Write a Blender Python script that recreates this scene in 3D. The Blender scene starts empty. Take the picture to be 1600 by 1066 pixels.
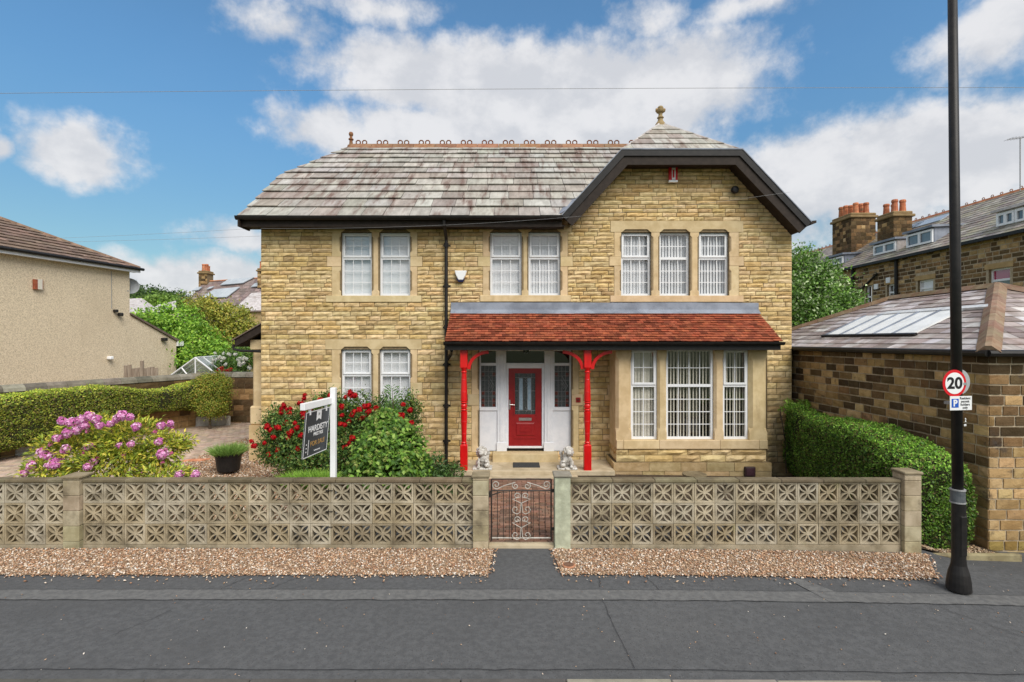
import bpy, bmesh, math, random
import numpy as np
from mathutils import Vector, Matrix, noise
random.seed(7)
RNG = np.random.default_rng(11)
R = math.radians
SC = bpy.context.scene
COL = SC.collection
# ------------------------------------------------------------------ camera
CAMD, CAMH, FOC = 13.1, 2.95, 800.0          # metres to the facade plane (y = 0), eye height, focal length in 1600-px units
cam_d = bpy.data.cameras.new('camera'); cam_d.lens = 18.0; cam_d.sensor_width = 36.0
cam_d.clip_start = 0.05; cam_d.clip_end = 3000
cam = bpy.data.objects.new('camera', cam_d); COL.objects.link(cam)
cam.location = (0, -CAMD, CAMH); cam.rotation_euler = (R(90), 0, 0)
SC.camera = cam
# ------------------------------------------------------------------ light
SUN_AZ, SUN_EL = 150.0, 46.0
sun_d = bpy.data.lights.new('sun', 'SUN'); sun_d.energy = 2.1; sun_d.angle = R(40); sun_d.color = (1, .94, .85)
sun = bpy.data.objects.new('sun', sun_d); COL.objects.link(sun)
sd = Vector((math.sin(R(SUN_AZ))*math.cos(R(SUN_EL)), math.cos(R(SUN_AZ))*math.cos(R(SUN_EL)), math.sin(R(SUN_EL))))
sun.rotation_euler = sd.to_track_quat('Z', 'Y').to_euler(); sun.location = (0, 0, 30)
SC.view_settings.view_transform = 'Standard'; SC.view_settings.look = 'None'
SC.view_settings.exposure = 0.80; SC.view_settings.gamma = 1.0
SC.cycles.use_denoising = True
SC.cycles.max_bounces = 8; SC.cycles.transparent_max_bounces = 16
SC.cycles.caustics_reflective = False; SC.cycles.caustics_refractive = False

class NT:
    """small node-tree helper"""
    def __init__(s, nt): s.nt = nt; nt.nodes.clear()
    def n(s, t, **k):
        x = s.nt.nodes.new(t)
        for a, b in k.items(): setattr(x, a, b)
        return x
    def l(s, a, b): s.nt.links.new(a, b)
    def put(s, sock, v):
        if isinstance(v, bpy.types.NodeSocket): s.l(v, sock)
        elif v is not None: sock.default_value = v
    def m(s, op, a, b=None, c=None, clamp=False):
        x = s.n('ShaderNodeMath', operation=op, use_clamp=clamp)
        s.put(x.inputs[0], a); s.put(x.inputs[1], b); s.put(x.inputs[2], c)
        return x.outputs[0]
    def vm(s, op, a, b=None, sc=None):
        x = s.n('ShaderNodeVectorMath', operation=op)
        s.put(x.inputs[0], a); s.put(x.inputs[1], b)
        if sc is not None: s.put(x.inputs['Scale'], sc)
        return x.outputs[0]
    def noise(s, vec, scale, detail=5, rough=.55, dist=0):
        x = s.n('ShaderNodeTexNoise')
        s.put(x.inputs['Vector'], vec); s.put(x.inputs['Scale'], scale); s.put(x.inputs['Detail'], detail)
        s.put(x.inputs['Roughness'], rough); s.put(x.inputs['Distortion'], dist)
        return x.outputs['Fac']
    def ss(s, v, a, b):
        x = s.n('ShaderNodeMapRange', interpolation_type='SMOOTHSTEP')
        s.put(x.inputs[0], v); s.put(x.inputs[1], a); s.put(x.inputs[2], b)
        return x.outputs[0]
    def mix(s, f, a, b, mode='MIX'):
        x = s.n('ShaderNodeMix', data_type='RGBA', blend_type=mode)
        s.put(x.inputs[0], f)
        for i, v in ((6, a), (7, b)):
            if isinstance(v, (tuple, list)): v = (*v[:3], 1)
            s.put(x.inputs[i], v)
        return x.outputs[2]

world = bpy.data.worlds.new('World'); SC.world = world; world.use_nodes = True
w = NT(world.node_tree)
sky = w.n('ShaderNodeTexSky', sky_type='NISHITA', sun_disc=False, sun_elevation=R(SUN_EL), sun_rotation=R(SUN_AZ),
          altitude=100, air_density=1.0, dust_density=.6, ozone_density=2.2)
d = w.n('ShaderNodeTexCoord').outputs['Generated']
sp = w.n('ShaderNodeSeparateXYZ'); w.l(d, sp.inputs[0])
az = w.m('ARCTAN2', sp.outputs[0], sp.outputs[1]); el = w.m('ARCSINE', sp.outputs[2])
def skydir(px, py):
    return math.atan((px-800)/800), math.atan((533-py)/math.hypot(800, px-800))
# the cumulus banks the place shows (px, py, half width, half height, weight)
CL = [(730, 130, 290, 90, 1.0), (940, 160, 300, 130, 1.0), (800, 225, 400, 90, .9), (1260, 290, 330, 120, .95), (1480, 250, 300, 115, .95),
      (1150, 330, 300, 110, .9), (130, 232, 120, 72, .85), (-5, 225, 50, 30, .7), (450, 40, 110, 40, .36), (600, 12, 130, 36, .34),
      (1560, 55, 150, 90, .6), (340, 440, 260, 55, .72), (380, 372, 110, 40, .55), (510, 205, 110, 60, .6), (1010, 30, 80, 45, .34),
      (1160, 20, 110, 40, .4), (1250, 440, 300, 60, .85)]
warp = w.noise(d, 7.0, 5, .6)
warp2 = w.noise(w.vm('ADD', d, (3.1, 1.7, .3)), 7.0, 5, .6)
azw = w.m('ADD', az, w.m('MULTIPLY', w.m('SUBTRACT', warp, .5), .11))
elw = w.m('ADD', el, w.m('MULTIPLY', w.m('SUBTRACT', warp2, .5), .08))
dens = None
for px, py, hw, hh, wt in CL:
    a0, e0 = skydir(px, py)
    ra = max(abs(skydir(px+hw, py)[0]-a0), abs(skydir(px-hw, py)[0]-a0)); re = abs(skydir(px, py-hh)[1]-e0)
    u = w.m('DIVIDE', w.m('SUBTRACT', azw, a0), ra); v = w.m('DIVIDE', w.m('SUBTRACT', elw, e0), re)
    q = w.m('MULTIPLY', w.m('SUBTRACT', 1.0, w.m('SQRT', w.m('ADD', w.m('MULTIPLY', u, u), w.m('MULTIPLY', v, v)))), wt)
    dens = q if dens is None else w.m('MAXIMUM', dens, q)
# cloud goes on round the whole sky, thickened out of view for ambient light
wide = w.m('MULTIPLY', w.m('SUBTRACT', w.noise(w.vm('MULTIPLY', d, (1, 1, 1.8)), 2.3, 4, .55), .37), 3.2)
behind = w.ss(w.m('ABSOLUTE', az), .8, 1.1)
high = w.ss(el, .62, .8)
wide = w.m('ADD', wide, w.m('SUBTRACT', w.m('MULTIPLY', w.m('MAXIMUM', behind, high), 1.3), 1.3))
dens = w.m('MAXIMUM', dens, wide)
fine = w.noise(d, 16.0, 8, .62); billow = w.noise(w.vm('MULTIPLY', d, (1, 1, 1.5)), 6.0, 6, .58)
dd = w.m('ADD', dens, w.m('ADD', w.m('MULTIPLY', w.m('SUBTRACT', fine, .5), .75), w.m('MULTIPLY', w.m('SUBTRACT', billow, .5), .8)))
cover = w.ss(dd, -.02, .42)
up = w.noise(w.vm('ADD', w.vm('MULTIPLY', d, (1, 1, 1.5)), (-.02, -.01, .06)), 6.0, 6, .58)
lit = w.ss(w.m('ADD', w.m('MULTIPLY', w.m('SUBTRACT', billow, up), 2.2), w.m('MULTIPLY', w.m('SUBTRACT', fine, .5), .55)), -.28, .30)
ccol = w.mix(lit, (3.0, 3.05, 3.2), (3.75, 3.73, 3.78))
clear = w.mix(1.0, sky.outputs[0], w.mix(w.ss(el, .05, .50), (.36, .44, .40), (.44, .69, .75)), 'MULTIPLY')
skyc = w.mix(w.m('ADD', w.m('MULTIPLY', cover, .91), .02), clear, ccol)
bg = w.n('ShaderNodeBackground'); bg.inputs['Strength'].default_value = .13; w.l(skyc, bg.inputs['Color'])
wo = w.n('ShaderNodeOutputWorld'); w.l(bg.outputs[0], wo.inputs['Surface'])

# ------------------------------------------------------------------ helpers
def FX(px, D=CAMD): return (px-800)*D/FOC
def FZ(py, D=CAMD): return CAMH-(py-533)*D/FOC
def PT(px, py, D): return Vector((FX(px, D), D-CAMD, FZ(py, D)))
def project(v):
    D = v[1]+CAMD
    if D < .2: return None
    return 800+v[0]*FOC/D, 533-(v[2]-CAMH)*FOC/D
def sstep(a, b, x):
    t = min(1, max(0, (x-a)/(b-a))); return t*t*(3-2*t)
def zg(x, y):
    """height of the ground: level street, falling gently to the houses behind"""
    z = -.002*max(0, min(x, 12))**2*(1-sstep(9, 14, x)*.3)
    z -= .2*sstep(-5.5, -1.2, y)
    z -= .22*sstep(5.7, 6.6, x)*sstep(-6.7, -5.0, y)
    return z
def rnd(a, b): return random.uniform(a, b)
def tag(o, label=None, cat=None, group=None, kind=None):
    if label: o['label'] = label
    if cat: o['category'] = cat
    if group: o['group'] = group
    if kind: o['kind'] = kind
    return o
def thing(name, label, cat, loc=(0, 0, 0), group=None):
    o = bpy.data.objects.new(name, None); COL.objects.link(o); o.location = loc; o.empty_display_size = .2
    return tag(o, label, cat, group)
def woff(o):
    return Vector(o.location) if o.parent is None else woff(o.parent)+o.matrix_parent_inverse.translation+Vector(o.location)
def link(name, me, parent=None, loc=None):
    o = bpy.data.objects.new(name, me); COL.objects.link(o)
    if loc is not None: o.location = loc
    if parent is not None:
        o.parent = parent
        o.matrix_parent_inverse = Matrix.Translation(-woff(parent))   # meshes keep world coordinates
    return o
def meshdata(name, V, F, mat=None, tint=None, smooth=False):
    me = bpy.data.meshes.new(name); me.from_pydata([tuple(v) for v in V], [], F)
    if mat: me.materials.append(mat)
    if tint is not None:
        a = me.attributes.new('tint', 'FLOAT_COLOR', 'POINT')
        t = np.asarray(tint, dtype=np.float32)
        if t.ndim == 1: t = np.tile(t[:3], (len(V), 1))
        a.data.foreach_set('color', np.c_[t[:, :3], np.ones(len(V))].astype(np.float32).ravel())
    if smooth: me.polygons.foreach_set('use_smooth', [True]*len(me.polygons))
    return me
def npmesh(name, V, F, mat, tint=None, smooth=False):
    """big meshes straight from numpy: V (n,3), F (m,k)"""
    me = bpy.data.meshes.new(name); n, (m, k) = len(V), F.shape
    me.vertices.add(n); me.vertices.foreach_set('co', V.astype(np.float32).ravel())
    me.loops.add(m*k); me.loops.foreach_set('vertex_index', F.astype(np.int32).ravel())
    me.polygons.add(m); me.polygons.foreach_set('loop_start', np.arange(0, m*k, k, dtype=np.int32))
    if smooth: me.polygons.foreach_set('use_smooth', np.ones(m, dtype=bool))
    me.materials.append(mat)
    if tint is not None:
        a = me.attributes.new('tint', 'FLOAT_COLOR', 'POINT')
        a.data.foreach_set('color', np.c_[tint, np.ones(n)].astype(np.float32).ravel())
    me.update(calc_edges=True); me.validate()
    return me
class MB:
    def __init__(s): s.V = []; s.F = []; s.T = []
    def add(s, V, F, tint=None):
        o = len(s.V); s.V += [tuple(v) for v in V]; s.F += [tuple(i+o for i in f) for f in F]
        s.T += [tint if tint is not None else (1, 1, 1)]*len(V); return s
    def box(s, x0, x1, y0, y1, z0, z1, tint=None):
        V = [(x, y, z) for x in (x0, x1) for y in (y0, y1) for z in (z0, z1)]
        return s.add(V, [(0, 1, 3, 2), (4, 6, 7, 5), (0, 4, 5, 1), (2, 3, 7, 6), (0, 2, 6, 4), (1, 5, 7, 3)], tint)
    def prism(s, poly, vec, tint=None):
        """poly: list of 3-D points, extruded along vec"""
        n = len(poly); vec = Vector(vec); P = [Vector(p) for p in poly]; Q = [p+vec for p in P]
        F = [tuple(range(n))[::-1], tuple(range(n, 2*n))]+[(i, (i+1) % n, n+(i+1) % n, n+i) for i in range(n)]
        return s.add(P+Q, F, tint)
    def tube(s, path, r, n=8, caps=True, tint=None):
        P = [Vector(p) for p in path]; rr = r if isinstance(r, (list, tuple)) else [r]*len(P)
        V = []; F = []; ref = None
        for i, p in enumerate(P):
            t = (P[min(i+1, len(P)-1)]-P[max(i-1, 0)]).normalized()
            if ref is None: ref = Vector((0, 0, 1)) if abs(t.z) < .9 else Vector((1, 0, 0))
            a = t.cross(ref).normalized(); b = a.cross(t).normalized(); ref = b
            V += [p+(a*math.cos(2*math.pi*k/n)+b*math.sin(2*math.pi*k/n))*rr[i] for k in range(n)]
        for i in range(len(P)-1):
            F += [(i*n+k, i*n+(k+1) % n, (i+1)*n+(k+1) % n, (i+1)*n+k) for k in range(n)]
        if caps: F += [tuple(range(n)), tuple(range((len(P)-1)*n, len(P)*n))[::-1]]
        return s.add(V, F, tint)
    def lathe(s, prof, c, n=16, ang=0, tint=None):
        """prof: (radius, z) list about a vertical axis at c"""
        V = [(c[0]+r*math.cos(ang+2*math.pi*k/n), c[1]+r*math.sin(ang+2*math.pi*k/n), c[2]+z) for r, z in prof for k in range(n)]
        F = [(i*n+k, i*n+(k+1) % n, (i+1)*n+(k+1) % n, (i+1)*n+k) for i in range(len(prof)-1) for k in range(n)]
        F += [tuple(range(n))[::-1], tuple(range((len(prof)-1)*n, len(prof)*n))]
        return s.add(V, F, tint)
    def mesh(s, name, mat, bevel=0, smooth=False):
        me = meshdata(name, s.V, s.F, mat, s.T, smooth)
        bm = bmesh.new(); bm.from_mesh(me); bmesh.ops.recalc_face_normals(bm, faces=bm.faces)
        if bevel: bmesh.ops.bevel(bm, geom=[e for e in bm.edges if len(e.link_faces) == 2 and e.calc_face_angle(0) > .5], offset=bevel, segments=1, affect='EDGES', clamp_overlap=True)
        bm.to_mesh(me); bm.free()
        return me
    def build(s, name, mat, parent=None, bevel=0, smooth=False):
        return link(name, s.mesh(name, mat, bevel, smooth), parent)

def emit(name, parent, pieces, mat, limit=300, minpx=9, stuff_name=None):
    """pieces: (verts, faces, tint). The ones that show largest become parts, the rest one joined part."""
    scored = []
    for p in pieces:
        q = [project(v) for v in p[0]]
        if any(a is None for a in q): scored.append((0, p)); continue
        x0, x1 = min(a[0] for a in q), max(a[0] for a in q); y0, y1 = min(a[1] for a in q), max(a[1] for a in q)
        inside = x1 > 0 and x0 < 1600 and y1 > 0 and y0 < 1066
        big = max(x1-x0, y1-y0) >= minpx and min(x1-x0, y1-y0) >= 3
        scored.append(((x1-x0)*(y1-y0) if inside and big else 0, p))
    scored.sort(key=lambda a: -a[0])
    rest = MB(); k = 0
    for sc_, (V, F, t) in scored:
        if sc_ > 0 and k < limit:
            link(name, meshdata(name, V, F, mat, t), parent); k += 1
        else: rest.add(V, F, t)
    if rest.V:
        o = link(stuff_name or name+'_mass', meshdata(name, rest.V, rest.F, mat, rest.T), parent); o['kind'] = 'stuff'
    return k
class Frame:
    """a flat face in the scene: u along, w up, n out"""
    def __init__(s, O, U, W, N): s.O, s.U, s.W, s.N = Vector(O), Vector(U).normalized(), Vector(W).normalized(), Vector(N).normalized()
    def p(s, u, w, n=0): return s.O+s.U*u+s.W*w+s.N*n
def stone(fr, u0, u1, w0, w1, edge, bulge, tint, nu=4, nw=2, back=-.012):
    V = []; F = []; seed = rnd(0, 100)
    tilt = rnd(-.5, .5)
    for j in range(nw+1):
        for i in range(nu+1):
            b = i in (0, nu) or j in (0, nw)
            u = u0+(u1-u0)*(i+(0 if i in (0, nu) else rnd(-.3, .3)))/nu
            ww = w0+(w1-w0)*(j+(0 if j in (0, nw) else rnd(-.28, .28)))/nw
            n = edge+rnd(-.2, .2)*edge if b else edge+bulge*(rnd(.25, 1.0)+tilt*(j/nw-.5))
            V.append(fr.p(u+(rnd(-.003, .003) if b else 0), ww+(rnd(-.003, .003) if b else 0), n))
    W_ = nu+1
    F += [(j*W_+i, j*W_+i+1, (j+1)*W_+i+1, (j+1)*W_+i) for j in range(nw) for i in range(nu)]
    loop = [i for i in range(nu)]+[j*W_+nu for j in range(nw)]+[nw*W_+i for i in range(nu, 0, -1)]+[j*W_ for j in range(nw, 0, -1)]
    o = len(V)
    for k in loop:
        v = V[k]; V.append(v+fr.N*(back-(v-fr.O).dot(fr.N)))
    m = len(loop)
    F += [(loop[k], o+k, o+(k+1) % m, loop[(k+1) % m]) for k in range(m)]
    return V, F, tint
def courses(fr, levels, span, excl, wmin, wmax, edge, bulge, tintf, gap=.01, nu=4, nw=2):
    """stones laid in courses between the w levels; span(w0,w1)->(u0,u1); excl: rects (u0,u1,w0,w1)"""
    out = []
    for w0, w1 in zip(levels[:-1], levels[1:]):
        ua, ub = span(w0, w1)
        if ub-ua < .05: continue
        free = [(ua, ub)]
        for (a, b, c, e) in excl:
            if min(w1, e)-max(w0, c) > .3*(w1-w0):
                nf = []
                for (p, q) in free:
                    if b <= p or a >= q: nf.append((p, q)); continue
                    if a-p > .03: nf.append((p, a))
                    if q-b > .03: nf.append((b, q))
                free = nf
        for (p, q) in free:
            u = p; first = True
            while u < q-.01:
                wd = rnd(wmin, wmax)*(rnd(.4, 1) if first else 1); first = False
                if q-(u+wd) < wmin*.6: wd = q-u
                if wd > wmax*1.35: wd = wd/2
                e = min(q, u+wd)
                out.append(stone(fr, u+gap/2, e-gap/2, w0+gap/2, w1-gap/2, edge, bulge, tintf(u, w0), nu, nw))
                u = e
    return out
def levels(marks, h):
    """split every band between marks into whole courses about h tall"""
    L = [marks[0]]
    for a, b in zip(marks[:-1], marks[1:]):
        n = max(1, round((b-a)/h)); L += [a+(b-a)*i/n for i in range(1, n+1)]
    return L
def clip(poly, region):
    """Sutherland-Hodgman: poly by a convex counter-clockwise region"""
    out = poly
    for i in range(len(region)):
        a, b = region[i], region[(i+1) % len(region)]
        inp, out = out, []
        if not inp: return []
        f = lambda p: (b[0]-a[0])*(p[1]-a[1])-(b[1]-a[1])*(p[0]-a[0])
        for j in range(len(inp)):
            p, q = inp[j-1], inp[j]; fp, fq = f(p), f(q)
            if (fp >= 0) != (fq >= 0):
                t = fp/(fp-fq); out.append((p[0]+(q[0]-p[0])*t, p[1]+(q[1]-p[1])*t))
            if fq >= 0: out.append(q)
    return out
def parea(p): return .5*sum(p[i-1][0]*p[i][1]-p[i][0]*p[i-1][1] for i in range(len(p)))
def slates(fr, region, rows, wmin, wmax, thick, lift, lap, tintf, gap=.006, stagger=None, jag=.006):
    """roof pieces: rows are v levels up the slope; each is a thin slab, its lower edge raised over the row below"""
    if parea(region) < 0: region = region[::-1]
    umin = min(p[0] for p in region); umax = max(p[0] for p in region); out = []
    for r, (v0, v1) in enumerate(zip(rows[:-1], rows[1:])):
        u = umin-(rnd(0, wmax) if stagger is None else (r % 2)*stagger)
        while u < umax:
            wd = rnd(wmin, wmax); jv = rnd(-jag, jag); top = v1+lap
            P = clip([(u+gap/2, v0+jv), (u+wd-gap/2, v0+jv+rnd(-jag, jag)*.6), (u+wd-gap/2, top), (u+gap/2, top)], region)
            if len(P) >= 3 and abs(parea(P)) > .004*wd:
                l2 = lift*rnd(.8, 1.25); n = len(P)
                h = lambda v: .004+l2*(1-min(1.0, max(0, (v-v0)/(top-v0))))
                V = [fr.p(a, b, h(b)+thick) for a, b in P]+[fr.p(a, b, h(b)) for a, b in P]
                F = [tuple(range(n))]+[(i, n+i, n+(i+1) % n, (i+1) % n) for i in range(n)]
                out.append((V, F, tintf(u, v0)))
            u += wd
    return out

# ------------------------------------------------------------------ materials
def mat(name, c1, c2=None, scale=4, rough=.8, bump=0, bscale=40, tint=False, spec=.3, stretch=(1, 1, 1), band=(.35, .65),
        stains=(), metal=0, speck=None, bdist=.02, trans=0, coat=0, detail=6):
    """base colour from noise between c1 and c2, optional stains (colour, scale, lo, hi, stretch), tint = per-piece colour"""
    m = bpy.data.materials.new(name); m.use_nodes = True; t = NT(m.node_tree)
    out = t.n('ShaderNodeOutputMaterial'); b = t.n('ShaderNodeBsdfPrincipled')
    pos = t.n('ShaderNodeNewGeometry').outputs['Position']
    sv = pos if stretch == (1, 1, 1) else t.vm('MULTIPLY', pos, stretch)
    c = (*c1, 1)
    if c2: c = t.mix(t.ss(t.noise(sv, scale, detail, .6), band[0], band[1]), c1, c2)
    if tint:
        at = t.n('ShaderNodeAttribute', attribute_name='tint')
        c = t.mix(1.0, c, at.outputs['Color'], 'MULTIPLY')
    for (sc_, ss_, lo, hi, st) in stains:
        c = t.mix(t.ss(t.noise(t.vm('MULTIPLY', pos, st), ss_, 7, .62), lo, hi), c, sc_)
    if speck:
        c = t.mix(t.ss(t.noise(pos, speck[1], 2, .5), speck[2], speck[3]), c, speck[0])
    t.put(b.inputs['Base Color'], c)
    b.inputs['Roughness'].default_value = rough; b.inputs['Specular IOR Level'].default_value = spec
    b.inputs['Metallic'].default_value = metal; b.inputs['Coat Weight'].default_value = coat
    if bump:
        bn = t.n('ShaderNodeBump'); bn.inputs['Strength'].default_value = bump; bn.inputs['Distance'].default_value = bdist
        t.l(t.noise(sv, bscale, 6, .65), bn.inputs['Height']); t.l(bn.outputs[0], b.inputs['Normal'])
    sh = b.outputs[0]
    if trans:
        tr = t.n('ShaderNodeBsdfTranslucent'); t.put(tr.inputs['Color'], c)
        mx = t.n('ShaderNodeMixShader'); mx.inputs[0].default_value = trans
        t.l(sh, mx.inputs[1]); t.l(tr.outputs[0], mx.inputs[2]); sh = mx.outputs[0]
    t.l(sh, out.inputs['Surface'])
    return m
def glass_mat(name, refl=.12, tintc=(1, 1, 1), rough=.01):
    """window glass: see-through with a mirror share that grows at grazing angles"""
    m = bpy.data.materials.new(name); m.use_nodes = True; t = NT(m.node_tree)
    out = t.n('ShaderNodeOutputMaterial'); tr = t.n('ShaderNodeBsdfTransparent'); tr.inputs[0].default_value = (*tintc, 1)
    gl = t.n('ShaderNodeBsdfGlossy'); gl.inputs['Roughness'].default_value = rough; gl.inputs['Color'].default_value = (1, 1, 1, 1)
    lw = t.n('ShaderNodeLayerWeight'); lw.inputs[0].default_value = .5
    f = t.m('ADD', t.m('MULTIPLY', t.m('POWER', lw.outputs['Facing'], 4.0), 1-refl), refl, clamp=True)
    mx = t.n('ShaderNodeMixShader'); t.l(f, mx.inputs[0]); t.l(tr.outputs[0], mx.inputs[1]); t.l(gl.outputs[0], mx.inputs[2])
    t.l(mx.outputs[0], out.inputs['Surface']); return m
W1 = (1, 1, 1)
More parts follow.
